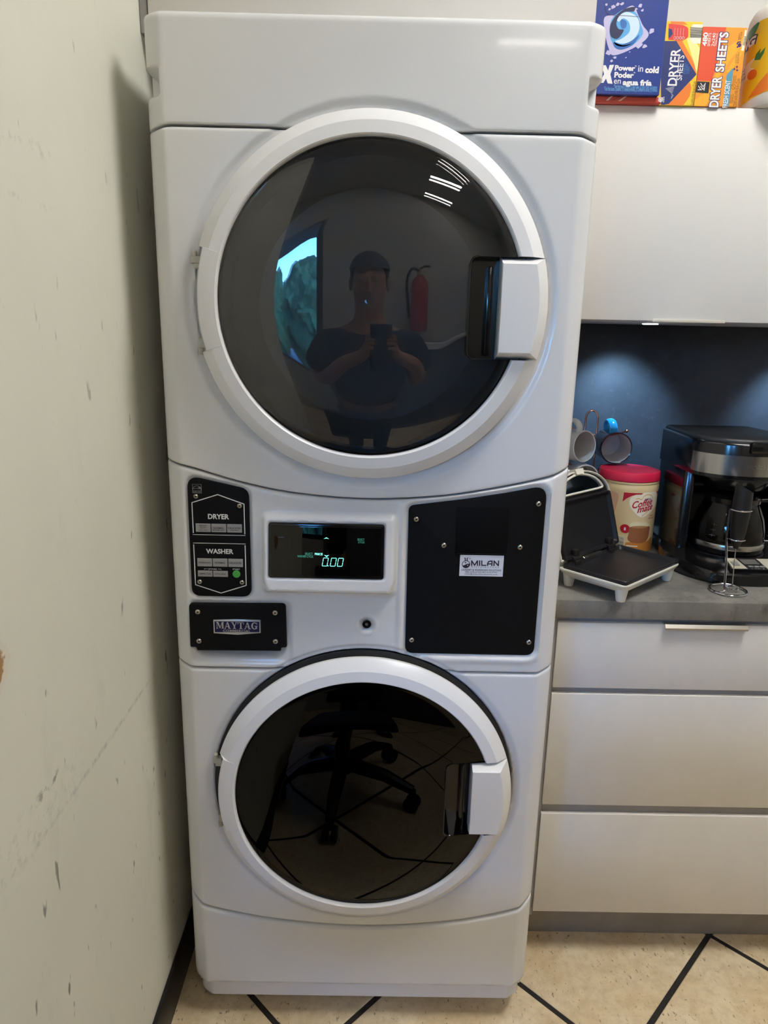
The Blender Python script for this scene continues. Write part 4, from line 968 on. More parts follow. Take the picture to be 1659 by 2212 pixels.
flat_wrap('print_orange_sweep', [[A3(*p) for p in [(1500, 890), (1600, 760), (1659, 700), (1659, 860), (1600, 880)]]], FBt, ORG, t, 0.05, 0.0005)
flat_wrap('print_banner', [[A3(*p) for p in [(1445, 580), (1490, 545), (1560, 518), (1545, 690), (1480, 705), (1425, 720)]]], FBt, P('cream2', (240, 232, 222)), t, 0.05, 0.0006)
flat_wrap('print_fruit', [[A3(1560+34*math.cos(a), 580+38*math.sin(a)) for a in [2*pi*i/16 for i in range(16)]]], FBt, P('lemon2', (222, 190, 70)), t, 0.05, 0.0008)
flat_wrap('print_orange', [[A3(1538+38*math.cos(a), 670+48*math.sin(a)) for a in [2*pi*i/16 for i in range(16)]]], FBt, P('tangerine', (220, 100, 30)), t, 0.05, 0.0008)
flat_wrap('print_leaves', [[A3(*p) for p in [(1556, 540), (1572, 490), (1610, 455), (1600, 500), (1645, 460), (1632, 510), (1600, 560)]]], FBt, GRN, t, 0.05, 0.0009)
def wl(s, x0, y0, x1, y1, b, sh=0.2):
    a = A3(x0, (y0+y1)/2); c = A3(x1, (y0+y1)/2); return (s, a[0], A3((x0+x1)/2, y1)[1], c[0], A3((x0+x1)/2, y0)[1], b, sh)
lettering([wl('NG', 1462, 292, 1586, 404, 0.14)], FBt, P('outline', (52, 40, 104)), t, h=0.0009, name='lettering_outline')
lettering([wl('NG', 1474, 304, 1574, 392, 0.05)], FBt, W_, t, h=0.0013)
lettering([wl('SH', 1452, 566, 1482, 592, 0.01), wl('MON', 1444, 605, 1486, 632, 0.01), wl('ANGE', 1436, 645, 1490, 672, 0.01)], FBt, P('outline', (52, 40, 104)), t, h=0.0010, name='flavour_lettering')

# ---- mugs on a copper wire rack ----------------------------------------
M_cop = mat('copper_wire', (206, 140, 116), 0.22, 1.0)
RX, RY, RZ = 0.5770, 0.690, 0.8872
t = wthing('mug_rack', 'copper wire mug tree standing against the backsplash', 'mug rack', (RX, RY, RZ))
g = G(); g.tube([(RX+0.062*math.cos(a), RY+0.062*math.sin(a), RZ+0.003) for a in [2*pi*i/40 for i in range(40)]], 0.0028, 8, closed=True); g.tube([(RX-0.062, RY, RZ+0.003), (RX+0.062, RY, RZ+0.003)], 0.0028, 8); g.obj('base_ring', M_cop, t)
g = G(); g.tube([(RX-0.016, RY, RZ+0.003), (RX-0.016, RY, RZ+0.30)]+[(RX-0.016*math.cos(a), RY, RZ+0.305+0.022*math.sin(a)) for a in [pi*i/12 for i in range(13)]]+[(RX+0.016, RY, RZ+0.30), (RX+0.016, RY, RZ+0.003)], 0.0024, 8); g.obj('loop_post', M_cop, t)
for z, pts in ((RZ+0.270, [(-0.074, -0.070, 0.022), (-0.050, -0.055, 0.008), (-0.016, -0.006, -0.004), (0.016, -0.006, -0.006), (0.040, -0.050, 0.0), (0.068, -0.077, 0.014)]), (RZ+0.175, [(-0.070, -0.065, 0.022), (-0.045, -0.050, 0.008), (-0.016, -0.006, -0.004), (0.008, -0.04, -0.004), (0.008, -0.090, 0.020)])):
    q = bez([(RX+a, RY+b, z+c) for a, b, c in pts], 8); g = G(); g.tube(q, 0.0023, 8); g.sphere(q[0], 0.0045); g.sphere(q[-1], 0.0045); g.obj('hook', M_cop, t)
def mug(label, rim, axis, upv, r, dep, mo, mi_, mh, mr, group='mugs on the copper rack', prints=None):
    az = Vector(axis).normalized(); ay = (Vector(upv)-az*Vector(upv).dot(az)).normalized(); ax = ay.cross(az)
    M = Matrix((ax, ay, az)).transposed().to_4x4(); M.translation = Vector(rim)-az*dep
    t = thing('mug', label, 'mug', group=group, M=M)
    body = G().lathe([(r*0.78, 0.0), (r*0.90, 0.001), (r*0.97, 0.006), (r, 0.014), (r, dep-0.004)], 48, cap1=False).obj('body', mo, t)
    G().lathe([(r, dep-0.0045), (r+0.0006, dep-0.002), (r-0.0008, dep), (r-0.0030, dep-0.001)], 48, cap0=False, cap1=False).obj('rim', mr, t)
    G().lathe([(r-0.0026, dep-0.0005), (r-0.0036, dep-0.010), (r-0.0040, 0.014), (r*0.8, 0.007), (0.0003, 0.006)], 48, cap0=False, cap1=False).obj('inside', mi_, t)
    hz = [(0, r-0.002, dep*0.84), (0, r+0.012, dep*0.86), (0, r+0.024, dep*0.74), (0, r+0.026, dep*0.52), (0, r+0.016, dep*0.30), (0, r-0.002, dep*0.22)]
    q = bez(hz, 8); g = G()
    v = []; n = 10
    g.tube(q, 0.0048, 10, fn=lambda p: (p[0]*2.2, p[1], p[2])); g.obj('handle', mh, t)
    if prints: prints(t, r, dep)
    return t
M_mw = mat('mug_white', (236, 238, 242), 0.15, coat=0.4, var=0.01); M_min = mat('mug_inside', (206, 204, 200), 0.25, var=0.02); M_mgr = mat('mug_inside_grey', (196, 194, 192), 0.3, var=0.05, vscale=200)
M_mbl = mat('mug_blue', (30, 138, 190), 0.12, coat=0.5); M_mdk = mat('mug_dark', (26, 34, 46), 0.12, coat=0.5)
def mug_print(t, r, dep):
    F = lambda u, v, h=0.0: ((r+h)*math.cos(u), (r+h)*math.sin(u), v)
    flat_wrap('printed_band', [[(pi*0.95, 0.018), (pi*1.35, 0.018), (pi*1.35, 0.034), (pi*0.95, 0.034)]], lambda u, v, h=0: F(u, v, h), P('black', (30, 28, 28)), t, 0.08)
    flat_wrap('printed_red', [[(pi*0.85, 0.050), (pi*1.25, 0.045), (pi*1.2, 0.058), (pi*0.9, 0.062)]], lambda u, v, h=0: F(u, v, h), P('red', (196, 62, 44)), t, 0.08)
mug('white mug with printed side hanging at the left of the copper rack', (0.534, 0.585, 1.134), (0.50, -0.85, 0.05), (-0.22, 0, 1), 0.0395, 0.090, M_mw, M_min, M_mw, M_mw, prints=mug_print)
mug('mug with bright blue handle and dark rim on the right hook of the rack', (0.6135, 0.585, 1.1310), (-0.03, -1, -0.02), (-0.18, 0, 1), 0.0400, 0.088, M_mdk, M_mgr, M_mbl, M_mdk)
mug('pale mug on the lower hook, mostly hidden behind the grill lid', (0.5395, 0.572, 1.056), (0.0, -1, 0.03), (-1, 0, 0.2), 0.0330, 0.084, M_mw, M_min, M_mw, M_mw)

# ---- powdered creamer jar ------------------------------------------------
JX, JY, JR, JZ = 0.6400, 0.548, 0.0715, 0.8872
t = wthing('creamer_jar', 'cream coloured plastic jar with a pinkish red lid on the worktop', 'jar', (JX, JY, JZ))
G().lathe([(0.060, JZ), (0.066, JZ+0.002), (0.0695, JZ+0.008), (0.0705, JZ+0.016), (0.0705, JZ+0.150), (0.0715, JZ+0.156), (0.0715, JZ+0.165), (0.0700, JZ+0.170), (0.0700, JZ+0.172), (0.0715, JZ+0.173), (0.0715, JZ+0.177), (0.066, JZ+0.178)], 80, (JX, JY)).obj('body', mat('jar_cream', (238, 212, 160), 0.35, var=0.03, vscale=8), t)
G().lathe([(0.0705, JZ+0.1775), (0.0725, JZ+0.1785), (0.0728, JZ+0.1800), (0.0722, JZ+0.1960), (0.0708, JZ+0.1990), (0.068, JZ+0.2000), (0.064, JZ+0.1988), (0.0003, JZ+0.1988)], 80, (JX, JY), cap1=False).obj('lid', mat('lid_red', (216, 36, 74), 0.4, var=0.03), t)
def FJ(u, v, h=0.0): return (JX+(0.0706+h)*math.sin(u), JY-(0.0706+h)*math.cos(u), v)
TJ = math.atan2(0.0192-JX, -(-1.1472-JY))
def A4(cx, cy):
    c0 = 642-(cy-200)*0.118; s = (cx-c0)/222.0; th = math.asin(max(-0.99, min(0.99, s)))
    return (TJ+th, 1.13467+6.5526e-06*cx-3.3098e-04*cy+0.0035-0.006*(1-math.cos(th)))
def wj(s, x0, y0, x1, y1, b, sh=0.0):
    a = A4(x0, (y0+y1)/2); c = A4(x1, (y0+y1)/2); return (s, a[0], A4((x0+x1)/2, y1)[1], c[0], A4((x0+x1)/2, y0)[1], b, sh)
REDL = P('label_red', (186, 24, 46))
A5 = lambda x, y: A4(389+0.6127*x, 35.4+0.6127*y)
def wk(s, x0, y0, x1, y1, b, sh=0.0):
    a = A5(x0, (y0+y1)/2); c = A5(x1, (y0+y1)/2); return (s, a[0], A5((x0+x1)/2, y1)[1], c[0], A5((x0+x1)/2, y0)[1], b, sh)
flat_wrap('label_red_band', [[A5(*p) for p in [(365, 382), (450, 392), (560, 395), (660, 388), (757, 370), (748, 460), (738, 470), (733, 440), (705, 420), (660, 414), (610, 424), (578, 444), (557, 464), (500, 465), (440, 485), (380, 520), (333, 562)]]], FJ, REDL, t, 0.05, 0.0003)
flat_wrap('label_heart', [[A5(*p) for p in loop([(557, 464), (600, 428), (660, 418), (712, 428), (733, 470), (730, 540), (700, 630), (640, 700), (550, 742), (470, 680), (418, 600), (425, 520), (475, 475)], 4)]], FJ, P('heart_cream', (250, 240, 214)), t, 0.05, 0.0005)
hs = [A5(*p) for p in bez([(490, 522), (522, 512), (555, 525), (590, 480), (640, 465), (680, 490), (685, 560), (660, 630), (600, 690), (555, 728)], 5)]
flat_wrap('label_heart_line', [[q[0], q[1], q[2], q[3]] for q in stroke(hs, 0.0020)], FJ, P('gold', (226, 178, 104)), t, 0.05, 0.0007)
u_0 = A5(447, 600)[0]
FJs = lambda u, v, h=0.0: FJ(u, v+0.0125*(u-u_0), h)
lettering([wk('Coffee', 447, 550, 672, 637, 0.022, 0.2), wk('mate', 503, 628, 672, 700, 0.026, 0.2)], FJs, REDL, t, h=0.0010)
lettering([wk('Smooth', 630, 742, 690, 764, 0.01, 0.2), wk('Rich', 650, 714, 684, 734, 0.01, 0.2)], FJ, REDL, t, h=0.0010, name='flavour_lettering')
lettering([wk('NESTLE', 595, 510, 662, 535, 0.03, 0.1)], FJ, P('label_blue', (40, 50, 120)), t, h=0.0010, name='maker_lettering')
flat_wrap('label_foot', [[A5(*p) for p in [(360, 1060), (420, 1050), (520, 1064), (620, 1040), (668, 990), (668, 1060), (660, 1172), (540, 1168), (440, 1140), (350, 1112)]]], FJ, P('caramel', (200, 132, 58)), t, 0.05, 0.0004)
flat_wrap('label_cup', [[A5(*p) for p in loop([(412, 866), (520, 876), (640, 858), (640, 930), (622, 1010), (580, 1055), (500, 1064), (420, 1050), (385, 1010), (402, 940)], 4)]], FJ, P('cocoa', (152, 96, 62)), t, 0.05, 0.0006)
flat_wrap('label_cup_glass', [[A5(528+113*math.cos(a), 836+38*math.sin(a)) for a in [2*pi*i/28 for i in range(28)]]], FJ, P('ivory', (240, 226, 186)), t, 0.05, 0.0008)
flat_wrap('label_cup_top', [[A5(526+100*math.cos(a), 862+15*math.sin(a)) for a in [2*pi*i/28 for i in range(28)]]], FJ, P('cocoa_light', (184, 134, 92)), t, 0.05, 0.0010)
flat_wrap('label_shade', [[A5(*p) for p in loop([(95, 445), (180, 438), (270, 462), (288, 500), (270, 590), (235, 700), (180, 790), (140, 700), (110, 560)], 4)]], FJ, P('cocoa_pale', (216, 172, 140)), t, 0.05, 0.0004)
flat_wrap('label_seal', [[A5(358+58*math.cos(a), 888+54*math.sin(a)) for a in [2*pi*i/24 for i in range(24)]]], FJ, REDL, t, 0.05, 0.0006)
lettering([wk('1', 346, 872, 366, 908, 0.06)], FJ, W_, t, h=0.0010, name='seal_number')
flat_wrap('label_barcode_patch', [[A5(*p) for p in [(205, 962), (352, 985), (342, 1112), (188, 1108)]]], FJ, P('offwhite', (236, 232, 214)), t, 0.05, 0.0006)
flat_wrap('barcode', [[A5(*p) for p in [(206-k*1.4, 976+k*10), (344-k*0.8, 996+k*10), (344-k*0.8, 996+k*10+rnd.choice((2.5, 5.0))), (206-k*1.4, 976+k*10+rnd.choice((2.5, 5.0)))]] for k in range(12)], FJ, P('black', (30, 28, 28)), t, 0.05, 0.0009)
flat_wrap('label_line', [[A5(*p) for p in [(365, 1090), (500, 1096), (500, 1108), (365, 1102)]]], FJ, W_, t, 0.05, 0.0007)

# ---- sandwich grill ------------------------------------------------------
M_ivory = mat('grill_shell', (226, 224, 214), 0.35, var=0.03, vscale=20)
M_iron = mat('grill_plate', (26, 26, 30), 0.42, spec=0.4, var=0.15, vscale=40)
M_dkb = mat('grill_dark', (30, 27, 26), 0.4)
ux = Vector((0.737, 0.676, 0)).normalized(); uy = Vector((-ux.y, ux.x, 0))     # local +Y points to the hinge side/back
Mg = Matrix((ux, uy, Vector((0, 0, 1)))).transposed().to_4x4(); Mg.translation = Vector((0.5395, 0.2660, 0.8872))
t = thing('sandwich_grill', 'open white sandwich grill with black plates at the worktop edge', 'grill', M=Mg)
def tray(z0, z1, hx0, hy0, hx1, hy1, yo0=0.0, r=0.018):
    A = rpoly([(-hx0, -hy0+yo0), (hx0, -hy0+yo0), (hx0, hy0+yo0), (-hx0, hy0+yo0)], r, 6); B = rpoly([(-hx1, -hy1), (hx1, -hy1), (hx1, hy1), (-hx1, hy1)], r, 6); return A, z0, B, z1
g = G(); secs = []
for hx, hy, z, r in ((0.096, 0.056, 0.0195, 0.02), (0.106, 0.066, 0.0210, 0.022), (0.116, 0.074, 0.030, 0.022), (0.120, 0.0775, 0.0375, 0.020), (0.1195, 0.077, 0.0400, 0.02), (0.110, 0.068, 0.0400, 0.018)):
    secs.append((rpoly([(-hx, -hy), (hx, -hy), (hx, hy+0.006), (-hx, hy+0.006)], r, 6), z))
n = len(secs[0][0]); v = [(p[0], p[1], z) for q, z in secs for p in q]
f = [(k*n+i, k*n+(i+1) % n, (k+1)*n+(i+1) % n, (k+1)*n+i) for k in range(len(secs)-1) for i in range(n)]+[tuple(range(n))[::-1], tuple((len(secs)-1)*n+i for i in range(n))]
g.add(v, f); g.obj('base_shell', M_ivory, t)
for x, y in ((-0.098, -0.058), (0.098, -0.058), (-0.098, 0.062), (0.098, 0.062)):
    G().lathe([(0.0085, 0.0), (0.0095, 0.002), (0.0130, 0.024), (0.014, 0.030)], 20, (x, y)).obj('foot', M_ivory, t)
def griddle(name, fn, parent):
    g = G(); hx, hy = 0.1150, 0.0725; S_ = []
    for dx, z in ((0.0, 0.0), (0.0, 0.0085), (0.0012, 0.0100), (0.0035, 0.0100), (0.006, 0.0088), (0.0095, 0.0025), (0.0115, 0.0018)): S_.append((rpoly([(-hx+dx, -hy+dx), (hx-dx, -hy+dx), (hx-dx, hy-dx), (-hx+dx, hy-dx)], 0.008, 5), z))
    n = len(S_[0][0]); v = [fn((p[0], p[1], z)) for q, z in S_ for p in q]
    f = [(k*n+i, k*n+(i+1) % n, (k+1)*n+(i+1) % n, (k+1)*n+i) for k in range(len(S_)-1) for i in range(n)]+[tuple(range(n))[::-1], tuple((len(S_)-1)*n+i for i in range(n))]
    return g.add(v, f).obj(name, M_iron, parent, smooth=30)
griddle('lower_plate', lambda p: (p[0], p[1]-0.002, p[2]+0.0385), t)
# lid: local w axis up along the lid, tilted back
HY, HZ = 0.0720, 0.0560; tl_ = math.radians(17); wv = (0.0, math.sin(tl_), math.cos(tl_)); nv = (0.0, -math.cos(tl_), math.sin(tl_))   # nv: inner face normal (to the front)
def LF(x, w_, d): return (x, HY+w_*wv[1]+d*nv[1], HZ+w_*wv[2]+d*nv[2])
def arch(e, nn=14):
    P_ = [(-0.118+e, -0.004+e), (0.118-e, -0.004+e), (0.118-e, 0.118)]
    for k in range(1, nn): a = pi*k/nn; P_.append(((0.118-e)*math.cos(a)**1 if True else 0, 0.118+(0.060-e)*math.sin(a)))
    P_.append((-0.118+e, 0.118)); return P_
lid = G(); L = [(arch(0.012), -0.032), (arch(0.004), -0.024), (arch(0.0), -0.012), (arch(0.0), 0.0), (arch(0.0022), 0.001), (arch(0.004), -0.001), (arch(0.0045), -0.010)]
n = len(L[0][0]); v = [LF(p[0], p[1], d) for q, d in L for p in q]
f = [(k*n+i, (k+1)*n+i, (k+1)*n+(i+1) % n, k*n+(i+1) % n) for k in range(len(L)-1) for i in range(n)]; f = [q[::-1] for q in f]
f.append(tuple(range(n)))
lidm = lid.add(v, [q for q in f]).obj('lid_shell', M_ivory, t, smooth=30)
g = G(); A_ = arch(0.0045); v = [LF(p[0], p[1], -0.0045) for p in A_]; g.add(v, [tuple(range(len(A_)))]); g.obj('lid_liner', M_dkb, t)
griddle('upper_plate', lambda p: LF(p[0]*0.955, 0.0585+p[1]*0.86, -0.004+p[2]), t)
# handle cavity in the arch: ivory lip round a shiny recess
cv = [(-0.084, 0.1305), (-0.03, 0.130), (0.03, 0.130), (0.084, 0.1305), (0.086, 0.138), (0.070, 0.152), (0.044, 0.163), (0.012, 0.169), (-0.012, 0.169), (-0.044, 0.163), (-0.070, 0.152), (-0.086, 0.138)]
cv = loop(cv, 4); g = G(); g.tube([LF(p[0], p[1], -0.001) for p in cv], 0.0026, 8, closed=True); g.obj('cavity_lip', M_ivory, t)
g = G(); g.add([LF(p[0], p[1], -0.0035) for p in cv], [tuple(range(len(cv)))]); g.obj('cavity_mirror', mat('cavity_chrome', (150, 165, 185), 0.08, 1.0), t)
g = G()
v = [LF(x, w_, d) for x, w_, d in ((-0.014, 0.170, 0.006), (0.014, 0.170, 0.006), (0.016, 0.182, 0.004), (-0.016, 0.182, 0.004), (-0.014, 0.170, -0.010), (0.014, 0.170, -0.010), (0.016, 0.182, -0.010), (-0.016, 0.182, -0.010))]
g.add(v, [(0, 1, 2, 3), (7, 6, 5, 4), (0, 4, 5, 1), (1, 5, 6, 2), (2, 6, 7, 3), (3, 7, 4, 0)]); g.obj('latch', M_ivory, t)
for x in (-0.070, 0.070):
    g = G(); g.box(x-0.011, x+0.011, 0.058, 0.078, 0.036, 0.050, 0.002); g.lathe([(0.0075, x-0.016), (0.0075, x+0.016)], 16, fn=lambda p: (p[2], 0.068+p[0], 0.052+p[1])); g.box(x-0.008, x+0.008, 0.064, 0.076, 0.050, 0.072, 0.002); g.obj('hinge', M_dkb, t)
g = G(); g.box(-0.112, 0.112, 0.0785, 0.0830, 0.030, 0.066, 0.002); g.obj('rear_wall', M_ivory, t)
g = G(); g.tube([(-0.045+0.075*k/160, 0.066+0.0045*math.cos(k*0.9), 0.0470+0.0045*math.sin(k*0.9)) for k in range(161)], 0.0007, 5); g.obj('cable_spring', M_scr, t)

# ---- coffee maker --------------------------------------------------------
M_cm = mat('coffee_black', (14, 14, 16), 0.18, spec=0.5, coat=0.3, var=0.1); M_cmm = mat('coffee_black_matte', (22, 22, 24), 0.42)
def brushed():
    q = NT('brushed_band'); co = q.coord(); n1 = q.noise(co, 90, 4, 0.6, (1, 1, 0.02))
    q.bsdf(q.mix(n1, S((170, 168, 164)), S((206, 204, 198))), 0.22, 1.0); return q.m
M_band = brushed()
CX, CZ = 0.830, 0.8872
t = wthing('coffee_maker', 'black drip coffee maker with steel band and glass carafe', 'coffee maker', (CX, 0.42, CZ))
bp = [(0.719, 0.575), (0.714, 0.500), (0.692, 0.445), (0.686, 0.40), (0.701, 0.328), (0.738, 0.278), (0.790, 0.259), (0.830, 0.255), (0.870, 0.259), (0.922, 0.278), (0.959, 0.328), (0.974, 0.40), (0.968, 0.445), (0.946, 0.500), (0.941, 0.575)]
bq = bez(bp, 5); g = G()
def scp(poly, s, cx=0.83, cy=0.42): return [(cx+(p[0]-cx)*s, cy+(p[1]-cy)*s) for p in poly]
secs = [(scp(bq, 0.985), lambda y: 0.0), (bq, lambda y: 0.003), (bq, lambda y: 0.022+0.006*sstep(0.26, 0.34, y)), (scp(bq, 0.985), lambda y: 0.026+0.008*sstep(0.26, 0.34, y)), (scp(bq, 0.70), lambda y: 0.040), (scp(bq, 0.55), lambda y: 0.040)]
n = len(bq); v = [(p[0], p[1], CZ+zf(p[1])) for q, zf in secs for p in q]
f = [(k*n+i, k*n+(i+1) % n, (k+1)*n+(i+1) % n, (k+1)*n+i) for k in range(len(secs)-1) for i in range(n)]+[tuple(range(n))[::-1], tuple((len(secs)-1)*n+i for i in range(n))]
g.add(v, f); g.obj('base', M_cm, t, smooth=30)
G().lathe([(0.080, CZ+0.036), (0.080, CZ+0.041), (0.072, CZ+0.0425), (0.0003, CZ+0.0425)], 56, (CX, 0.405), cap1=False).obj('warming_plate', M_cmm, t)
g = G(); vprism(g, rpoly([(0.722, 0.575), (0.716, 0.41), (0.740, 0.40), (0.745, 0.485), (0.915, 0.485), (0.920, 0.40), (0.944, 0.41), (0.938, 0.575)], [0.012, 0.012, 0.008, 0.02, 0.02, 0.008, 0.012, 0.012], 5), CZ+0.02, CZ+0.235, 0.002); g.obj('tower', M_cm, t)
hd = bez([(0.722, 0.575), (0.717, 0.45), (0.717, 0.385), (0.728, 0.352), (0.760, 0.322), (0.800, 0.307), (0.830, 0.304), (0.860, 0.307), (0.900, 0.322), (0.932, 0.352), (0.943, 0.385), (0.943, 0.45), (0.938, 0.575)], 6)
g = G(); vprism(g, hd, CZ+0.222, CZ+0.300, 0.006, 3); g.obj('head', M_cm, t)
g = G(); vprism(g, [(p[0], p[1]+0.004) for p in scp(hd, 0.955, 0.83, 0.46)], CZ+0.296, CZ+0.308, 0.008, 3); g.obj('head_lid', mat('coffee_lid', (28, 30, 34), 0.45, bump=0.2, bscale=600), t)
g = G(); g.box(0.800, 0.866, 0.296, 0.312, CZ+0.280, CZ+0.304, 0.004); g.obj('lid_tab', M_cm, t)
# steel band around the front of the head
fr_ = [p for p in hd if p[1] < 0.388]; g = G(); v = []
for p in fr_:
    d = Vector((p[0]-0.83, p[1]-0.46)).normalized()*0.0012
    for z in (CZ+0.230, CZ+0.2735): v.append((p[0]+d.x, p[1]+d.y, z))
g.add(v, [(2*i, 2*i+2, 2*i+3, 2*i+1) for i in range(len(fr_)-1)]); g.obj('steel_band', M_band, t)
cen = [(p[0], p[1]) for p in fr_]
def FBand(u, v, h=0.0):
    # u metres along X, v height; sits on the band's curve
    x = 0.83+u; y = min((abs(p[0]-x), p[1]) for p in cen)[1]
    a = [p for p in cen if p[0] <= x][-1:]; b_ = [p for p in cen if p[0] > x][:1]
    if a and b_: k = (x-a[0][0])/(b_[0][0]-a[0][0]+1e-9); y = a[0][1]+(b_[0][1]-a[0][1])*k
    return (x, y-0.0014-h, v)
lettering([('Hamilton Beach', -0.030, CZ+0.247, 0.034, CZ+0.258, 0.015)], FBand, mat('raised_chrome', (232, 232, 230), 0.15, 1.0), t, h=0.0004)
G().lathe([(0.050, CZ+0.185), (0.060, CZ+0.190), (0.078, CZ+0.222), (0.080, CZ+0.228)], 48, (CX, 0.405), sx=1.12, cap1=False).obj('brew_basket', M_cm, t)
# control panel on the front slope of the base
def FP(u, v, h=0.0):   # u along x, v 0..1 up the slope
    return (0.83+u, 0.268+v*0.050-h*0.5, CZ+0.0305+v*0.0105+h+ (0.0012))
g = G(); q = rpoly([(-0.055, 0.0), (0.060, 0.0), (0.060, 1.0), (-0.055, 1.0)], 0.0, 1)
pc = [(-0.050, 0.05), (0.062, 0.05), (0.052, 0.98), (-0.044, 0.98)]
g.add([FP(a, b, 0.0020) for a, b in pc]+[FP(a, b, -0.006) for a, b in pc], [(0, 1, 2, 3), (4, 5, 1, 0), (5, 6, 2, 1), (6, 7, 3, 2), (7, 4, 0, 3)]); pan = g.obj('control_panel', M_cmm, t, smooth=0)
def slab(name, pts, m, h0=0.0020, h1=0.0034):
    g = G(); n = len(pts); g.add([FP(a, b, h1) for a, b in pts]+[FP(a, b, h0) for a, b in pts], [tuple(range(n))]+[(i, n+i, n+(i+1) % n, (i+1) % n) for i in range(n)]); return g.obj(name, m, pan, smooth=0)
slab('button_panel', [(-0.047, 0.08), (-0.014, 0.08), (-0.021, 0.95), (-0.042, 0.95)], mat('champagne', (206, 200, 182), 0.35, 0.3))
slab('power_button', [(-0.040, 0.32), (-0.026, 0.32), (-0.026, 0.64), (-0.040, 0.64)], mat('button_grey', (168, 168, 166), 0.3, 0.5), 0.0034, 0.0046)
slab('clock_display', [(-0.012, 0.48), (0.022, 0.48), (0.021, 0.90), (-0.015, 0.90)], mat('lcd_grey', (96, 94, 90), 0.3), 0.002, 0.0028)
slab('button_panel', [(0.030, 0.08), (0.062, 0.08), (0.053, 0.95), (0.025, 0.95)], MATS['champagne'])
for k in range(3): slab('mode_button', [(-0.008+k*0.0125, 0.22), (0.002+k*0.0125, 0.22), (0.0015+k*0.0125, 0.33), (-0.0085+k*0.0125, 0.33)], M_silv, 0.002, 0.004)
lettering([('H', -0.0045, 0.10, -0.0025, 0.16, 0.01), ('Brew Options', 0.0035, 0.10, 0.0155, 0.17, 0.01), ('M', 0.0205, 0.10, 0.0228, 0.16, 0.01)], lambda u, v, h=0: FP(u, v, 0.0022), M_print, pan)
# carafe
M_cg = glass('carafe_glass', (0.55, 0.54, 0.53), 1.45); YC_ = 0.405
cf = G().lathe([(0.060, CZ+0.0445), (0.070, CZ+0.046), (0.0755, CZ+0.054), (0.0775, CZ+0.072), (0.0765, CZ+0.095), (0.071, CZ+0.122), (0.062, CZ+0.145), (0.056, CZ+0.158)], 64, (CX, YC_), cap1=False)
car = wthing('carafe', 'glass coffee carafe with a steel ring and black handle on the warming plate', 'carafe', (CX, YC_, CZ+0.0445))
cf.obj('glass_bowl', M_cg, car)
G().lathe([(0.0772, CZ+0.055), (0.0785, CZ+0.056), (0.0793, CZ+0.066), (0.0785, CZ+0.0675), (0.0772, CZ+0.068)], 64, (CX, YC_), cap0=False, cap1=False).obj('steel_ring', M_band, car)
G().lathe([(0.0730, CZ+0.0445), (0.0765, CZ+0.0455), (0.0780, CZ+0.0545), (0.0765, CZ+0.0555)], 64, (CX, YC_), cap0=True, cap1=False).obj('base_cup', M_cm, car)
G().lathe([(0.0565, CZ+0.155), (0.060, CZ+0.157), (0.0605, CZ+0.168), (0.054, CZ+0.174), (0.030, CZ+0.178), (0.0003, CZ+0.178)], 56, (CX, YC_), cap0=False, cap1=False).obj('lid', M_cm, car)
G().lathe([(0.0705, CZ+0.047), (0.0750, CZ+0.055), (0.0765, CZ+0.070), (0.0765, CZ+0.078), (0.0003, CZ+0.078)], 56, (CX, YC_), cap1=False).obj('coffee', mat('coffee_dark', (24, 14, 10), 0.1), car)
hq = bez([(CX+0.055, YC_-0.012, CZ+0.160), (CX+0.085, YC_-0.020, CZ+0.162), (CX+0.112, YC_-0.028, CZ+0.150), (CX+0.116, YC_-0.030, CZ+0.110), (CX+0.106, YC_-0.026, CZ+0.070), (CX+0.078, YC_-0.016, CZ+0.062)], 6)
G().tube(hq, 0.0085, 12).obj('handle', M_cm, car)
def FCf(u, v, h=0.0):
    r = 0.0775-0.0068*max(0, (v-CZ-0.078)/0.04)**1.5; return (CX+(r+0.0006)*math.sin(u), YC_-(r+0.0006)*math.cos(u), v)
flat_wrap('level_marks', [q for zz in (0.086, 0.098, 0.110) for q in (stroke([(-0.95, CZ+zz), (-0.80, CZ+zz)], 0.0007)+stroke([(-0.875, CZ+zz-0.0025), (-0.874, CZ+zz+0.0025)], 0.0080))][:0]+[[(-0.97, CZ+zz-0.0004), (-0.79, CZ+zz-0.0004), (-0.79, CZ+zz+0.0004), (-0.97, CZ+zz+0.0004)] for zz in (0.086, 0.098, 0.110)]+[[(-0.886, CZ+zz-0.003), (-0.876, CZ+zz-0.003), (-0.876, CZ+zz+0.003), (-0.886, CZ+zz+0.003)] for zz in (0.086, 0.098, 0.110)], FCf, P('gauge', (150, 152, 156)), car, 0.1, 0.0)

